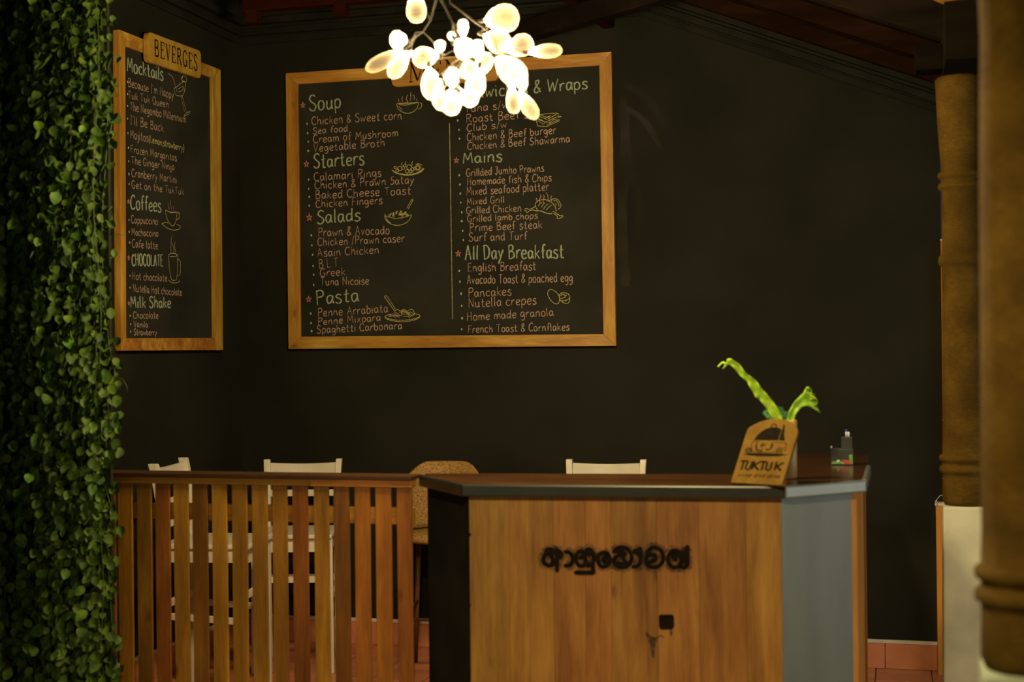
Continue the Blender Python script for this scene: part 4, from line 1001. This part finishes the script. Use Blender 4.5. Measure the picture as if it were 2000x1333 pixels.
protos = []
for k in range(4):
    L = (.040, .044, .036, .041)[k]; v, f = leaf_pts(L, L*.80, (.5, .3, .7, .45)[k])
    me = bpy.data.meshes.new('leaf'); me.from_pydata(v, [], f); me.materials.append(M['ivy']); [setattr(p, 'use_smooth', True) for p in me.polygons]; protos.append(me)
def edge_px(z):
    # right-hand silhouette of the curtain, in metres
    return ix1+.012*math.sin(z*5.3+.8)+.010*math.sin(z*13+2)+(.016 if 1.1 < z < 1.45 else 0)
strands = []
NS = int((ix1-ix0)/.0098)
for k in range(NS+1):
    x = ix0+(ix1-ix0)*(k+random.uniform(-.4, .4))/NS; strands.append((x, IY+random.uniform(-.07, .06), random.uniform(0, 6)))
slots = []
for (x, yv, ph) in strands:
    z = 2.95-random.uniform(0, .1)
    while z > .12:
        xx = x+.014*math.sin(z*7+ph); slots.append((xx+random.uniform(-.018, .018), yv+random.uniform(-.025, .02), z)); z -= random.uniform(.020, .034)
slots = [s for s in slots if s[0] < edge_px(s[2])+.004]
random.shuffle(slots)
vis = [s for s in slots if .25 < s[2] < 2.45 and s[0] > ivx(-10) and s[1] < IY+.03]
big = sorted(vis, key=lambda s: s[1])[:1400]; random.shuffle(big); big = big[:292]; bs = set(big)
def leaf_rot(): return Euler((random.uniform(-.75, .35), random.uniform(-.7, .7), random.uniform(-.9, .9)))
for s in big:
    o = bpy.data.objects.new('leaf', random.choice(protos)); COL.objects.link(o); o.parent = ivy
    o.location = Vector((s[0], s[1]-.012, s[2]))-wloc(ivy); o.rotation_euler = leaf_rot(); k = random.uniform(.85, 1.25); o.scale = (k, k, k)
vs, fs = [], []
raw = [leaf_pts(.040, .033, c) for c in (.3, .5, .7)]
for s in slots:
    if s in bs: continue
    for rep in range(2 if s[1] > IY-.02 else 1):
        v, f = random.choice(raw); r = leaf_rot().to_matrix(); k = random.uniform(.7, 1.1); o_ = len(vs)
        d = Vector(s)+Vector((random.uniform(-.02, .02), random.uniform(0, .03), random.uniform(-.015, .015)))*rep
        if d.x > edge_px(s[2])+.01: continue
        vs += [r @ q*k+d for q in v]; fs += [tuple(i+o_ for i in g) for g in f]
tag(mesh('foliage', vs, fs, M['ivy2'], ivy, smooth=True, recalc=False), kind='stuff')
vs, fs = [], []
for (x, yv, ph) in strands[::2]:
    p = [(x+.014*math.sin(z*7+ph), yv+.01, z) for z in [2.95-.12*i for i in range(24)]]
    v, f = tube_data(p, .0013, 4); o_ = len(vs); vs += v; fs += [tuple(i+o_ for i in g) for g in f]
tag(mesh('hanging_stems', vs, fs, M['vine'], ivy, recalc=False), kind='stuff')
# stray tendrils over the edge
for pts, lv in ((P('205,755 212,800 217,840 222,875')[0], [(213, 735), (214, 757), (230, 780), (232, 815), (231, 840), (231, 865), (222, 885), (213, 900)]),
                (P('222,735 240,742 248,755 249,768')[0], [(250, 770)]), (P('205,950 220,1000 226,1060')[0], [(226, 985), (228, 1010), (229, 1035), (228, 1070), (222, 1225), (220, 1280)]),
                (P('210,120 228,190 232,180')[0], [(236, 182), (218, 215), (224, 260)]), (P('205,458 228,458 246,459')[0], [(225, 462), (222, 425)])):
    q3 = [onax(1, IY-.03, *p) for p in pts]; tube('tendril', q3, .0012, M['vine'], ivy, 5)
    for p in lv[:]:
        if len(bs) > 299: break
        a = onax(1, IY-.035, *p); o = bpy.data.objects.new('leaf', random.choice(protos)); COL.objects.link(o); o.parent = ivy
        o.location = a+Vector((0, 0, .014))-wloc(ivy); o.rotation_euler = (random.uniform(-.4, .2), random.uniform(-.5, .5), random.uniform(-.4, .4)); bs.add((a.x, a.y, a.z))
        if len(p) and p[0] > 249: o.scale = (.35, .35, .5)

# ------------------------------------------------------------------ chandelier
def glassmat():
    m, n, l, b = base_mat('lamp_glass'); n.remove(b)
    tr = n.new('ShaderNodeBsdfTransparent'); tl = n.new('ShaderNodeBsdfTranslucent'); gl = n.new('ShaderNodeBsdfGlossy'); df = n.new('ShaderNodeBsdfDiffuse')
    tl.inputs[0].default_value = (1, .90, .70, 1); gl.inputs[0].default_value = (1, .85, .55, 1); gl.inputs['Roughness'].default_value = .25; tr.inputs[0].default_value = (1, .97, .90, 1)
    lw = n.new('ShaderNodeLayerWeight'); lw.inputs[0].default_value = .35
    mr = n.new('ShaderNodeMapRange'); mr.inputs['To Min'].default_value = GLASS[0]; mr.inputs['To Max'].default_value = GLASS[1]; l.new(lw.outputs['Facing'], mr.inputs['Value'])
    a = n.new('ShaderNodeMixShader'); l.new(mr.outputs[0], a.inputs[0]); l.new(tr.outputs[0], a.inputs[1]); l.new(tl.outputs[0], a.inputs[2])
    l.new(a.outputs[0], n['Material Output'].inputs[0])
    return m
GLASS = (.014, .09)
def bulbmat():
    m, n, l, b = base_mat('glowing_bulb'); n.remove(b); e_ = n.new('ShaderNodeEmission')
    e_.inputs[0].default_value = (1.0, .76, .40, 1); e_.inputs[1].default_value = BULB
    l.new(e_.outputs[0], n['Material Output'].inputs[0]); return m
BULB = 3300
gm_, bmt = glassmat(), bulbmat()
ch = thing('chandelier', 'glowing branch chandelier of clear glass drops hanging before the menu board', 'chandelier', onax(1, 3.8, 880, 60))
# base px, tip px, width px, depth
SH = [((812, -14), (814, 44), 40, 3.80), ((797, 80), (762, 76), 36, 3.74), ((788, 98), (715, 137), 30, 3.80), ((797, 100), (762, 152), 34, 3.70), ((858, 108), (806, 115), 42, 3.86),
      ((860, 104), (859, 78), 22, 3.76), ((904, 74), (905, 37), 22, 3.85), ((890, 78), (922, 108), 44, 3.72), ((915, 96), (944, 96), 38, 3.88), ((945, 40), (1012, 33), 56, 3.74),
      ((943, 68), (996, 92), 46, 3.82), ((990, 100), (1040, 80), 44, 3.88), ((1031, 102), (1098, 98), 28, 3.78), ((968, 112), (1024, 160), 52, 3.70), ((1000, 118), (1016, 182), 42, 3.84),
      ((1002, 165), (1004, 222), 30, 3.88), ((1012, 178), (1048, 232), 30, 3.74), ((838, 130), (848, 196), 44, 3.76), ((852, 168), (864, 216), 30, 3.86), ((888, 176), (878, 226), 38, 3.72),
      ((872, 180), (904, 188), 32, 3.88), ((900, 180), (930, 200), 36, 3.80), ((936, 132), (924, 190), 40, 3.68), ((930, 150), (956, 104), 34, 3.84), ((900, 150), (930, 128), 40, 3.90),
      ((866, 150), (896, 152), 40, 3.66), ((884, 80), (880, 64), 16, 3.84), ((800, 92), (790, 112), 22, 3.86)]
YO = .40
hub = onax(1, 3.80+YO, 868, -70); hub.z = hub.z
vs = []
import itertools
tubes = [ (860, -40), (840, 38), (905, -5), (930, 60)]
def q3(px, py, Y): return onax(1, Y+YO, px, py)
forks = [q3(840, 40, 3.80), q3(826, 62, 3.78), q3(884, 44, 3.82), q3(952, 60, 3.80), q3(905, 110, 3.80), q3(975, 104, 3.80)]
tube('stem', [Vector((hub.x, hub.y, WT+.01)), hub], .006, M['wire'], ch, 8)
tube('branch', [hub, q3(858, -20, 3.8), forks[0], forks[1]], [.005, .004, .003, .002], M['wire'], ch, 6)
tube('branch', [hub, q3(862, 0, 3.81), forks[2], forks[4]], [.005, .004, .003, .002], M['wire'], ch, 6)
tube('branch', [hub, q3(880, 5, 3.8), q3(925, 40, 3.8), forks[3], forks[5]], [.005, .004, .004, .003, .002], M['wire'], ch, 6)
for i, (b0, t0, wp, Y) in enumerate(SH):
    b3 = q3(*b0, Y); t3 = q3(*t0, Y+random.uniform(-.015, .015)); ax = t3-b3; L = ax.length; sc1 = (b3-CAM).dot(FW)/F; R_ = wp*sc1/2
    L = max(L, R_*1.2)
    prof = [(.0045, 0), (.0055, .04*L), (R_*.45, .14*L), (R_*.78, .30*L), (R_*.97, .50*L), (R_, .62*L), (R_*.90, .80*L), (R_*.62, .93*L), (R_*.30, .985*L), (.0008, L)]
    sh = lathe('glass_drop', prof, b3, gm_, ch, 24, axis=ax); sh.visible_shadow = True
    lathe('socket', [(.0052, -.016), (.006, -.012), (.006, .0), (.0042, .004)], b3, M['wire'], ch, 10, axis=ax)
    br = min(.0085, L*.16)
    mesh_ = lathe('bulb', [(.003, .003), (br*.8, br*.5), (br, br*1.1), (br*.85, br*1.7), (br*.4, br*2.1), (.0006, br*2.25)], b3+ax.normalized()*.003, bmt, sh, 10, axis=ax)
    fk = min(forks, key=lambda f_: (f_-b3).length)
    mid = (fk+b3)/2+Vector((0, 0, .012)); bp = b3-ax.normalized()*.014
    tube('twig', [fk, mid, bp], .0016, M['wire'], ch, 5)
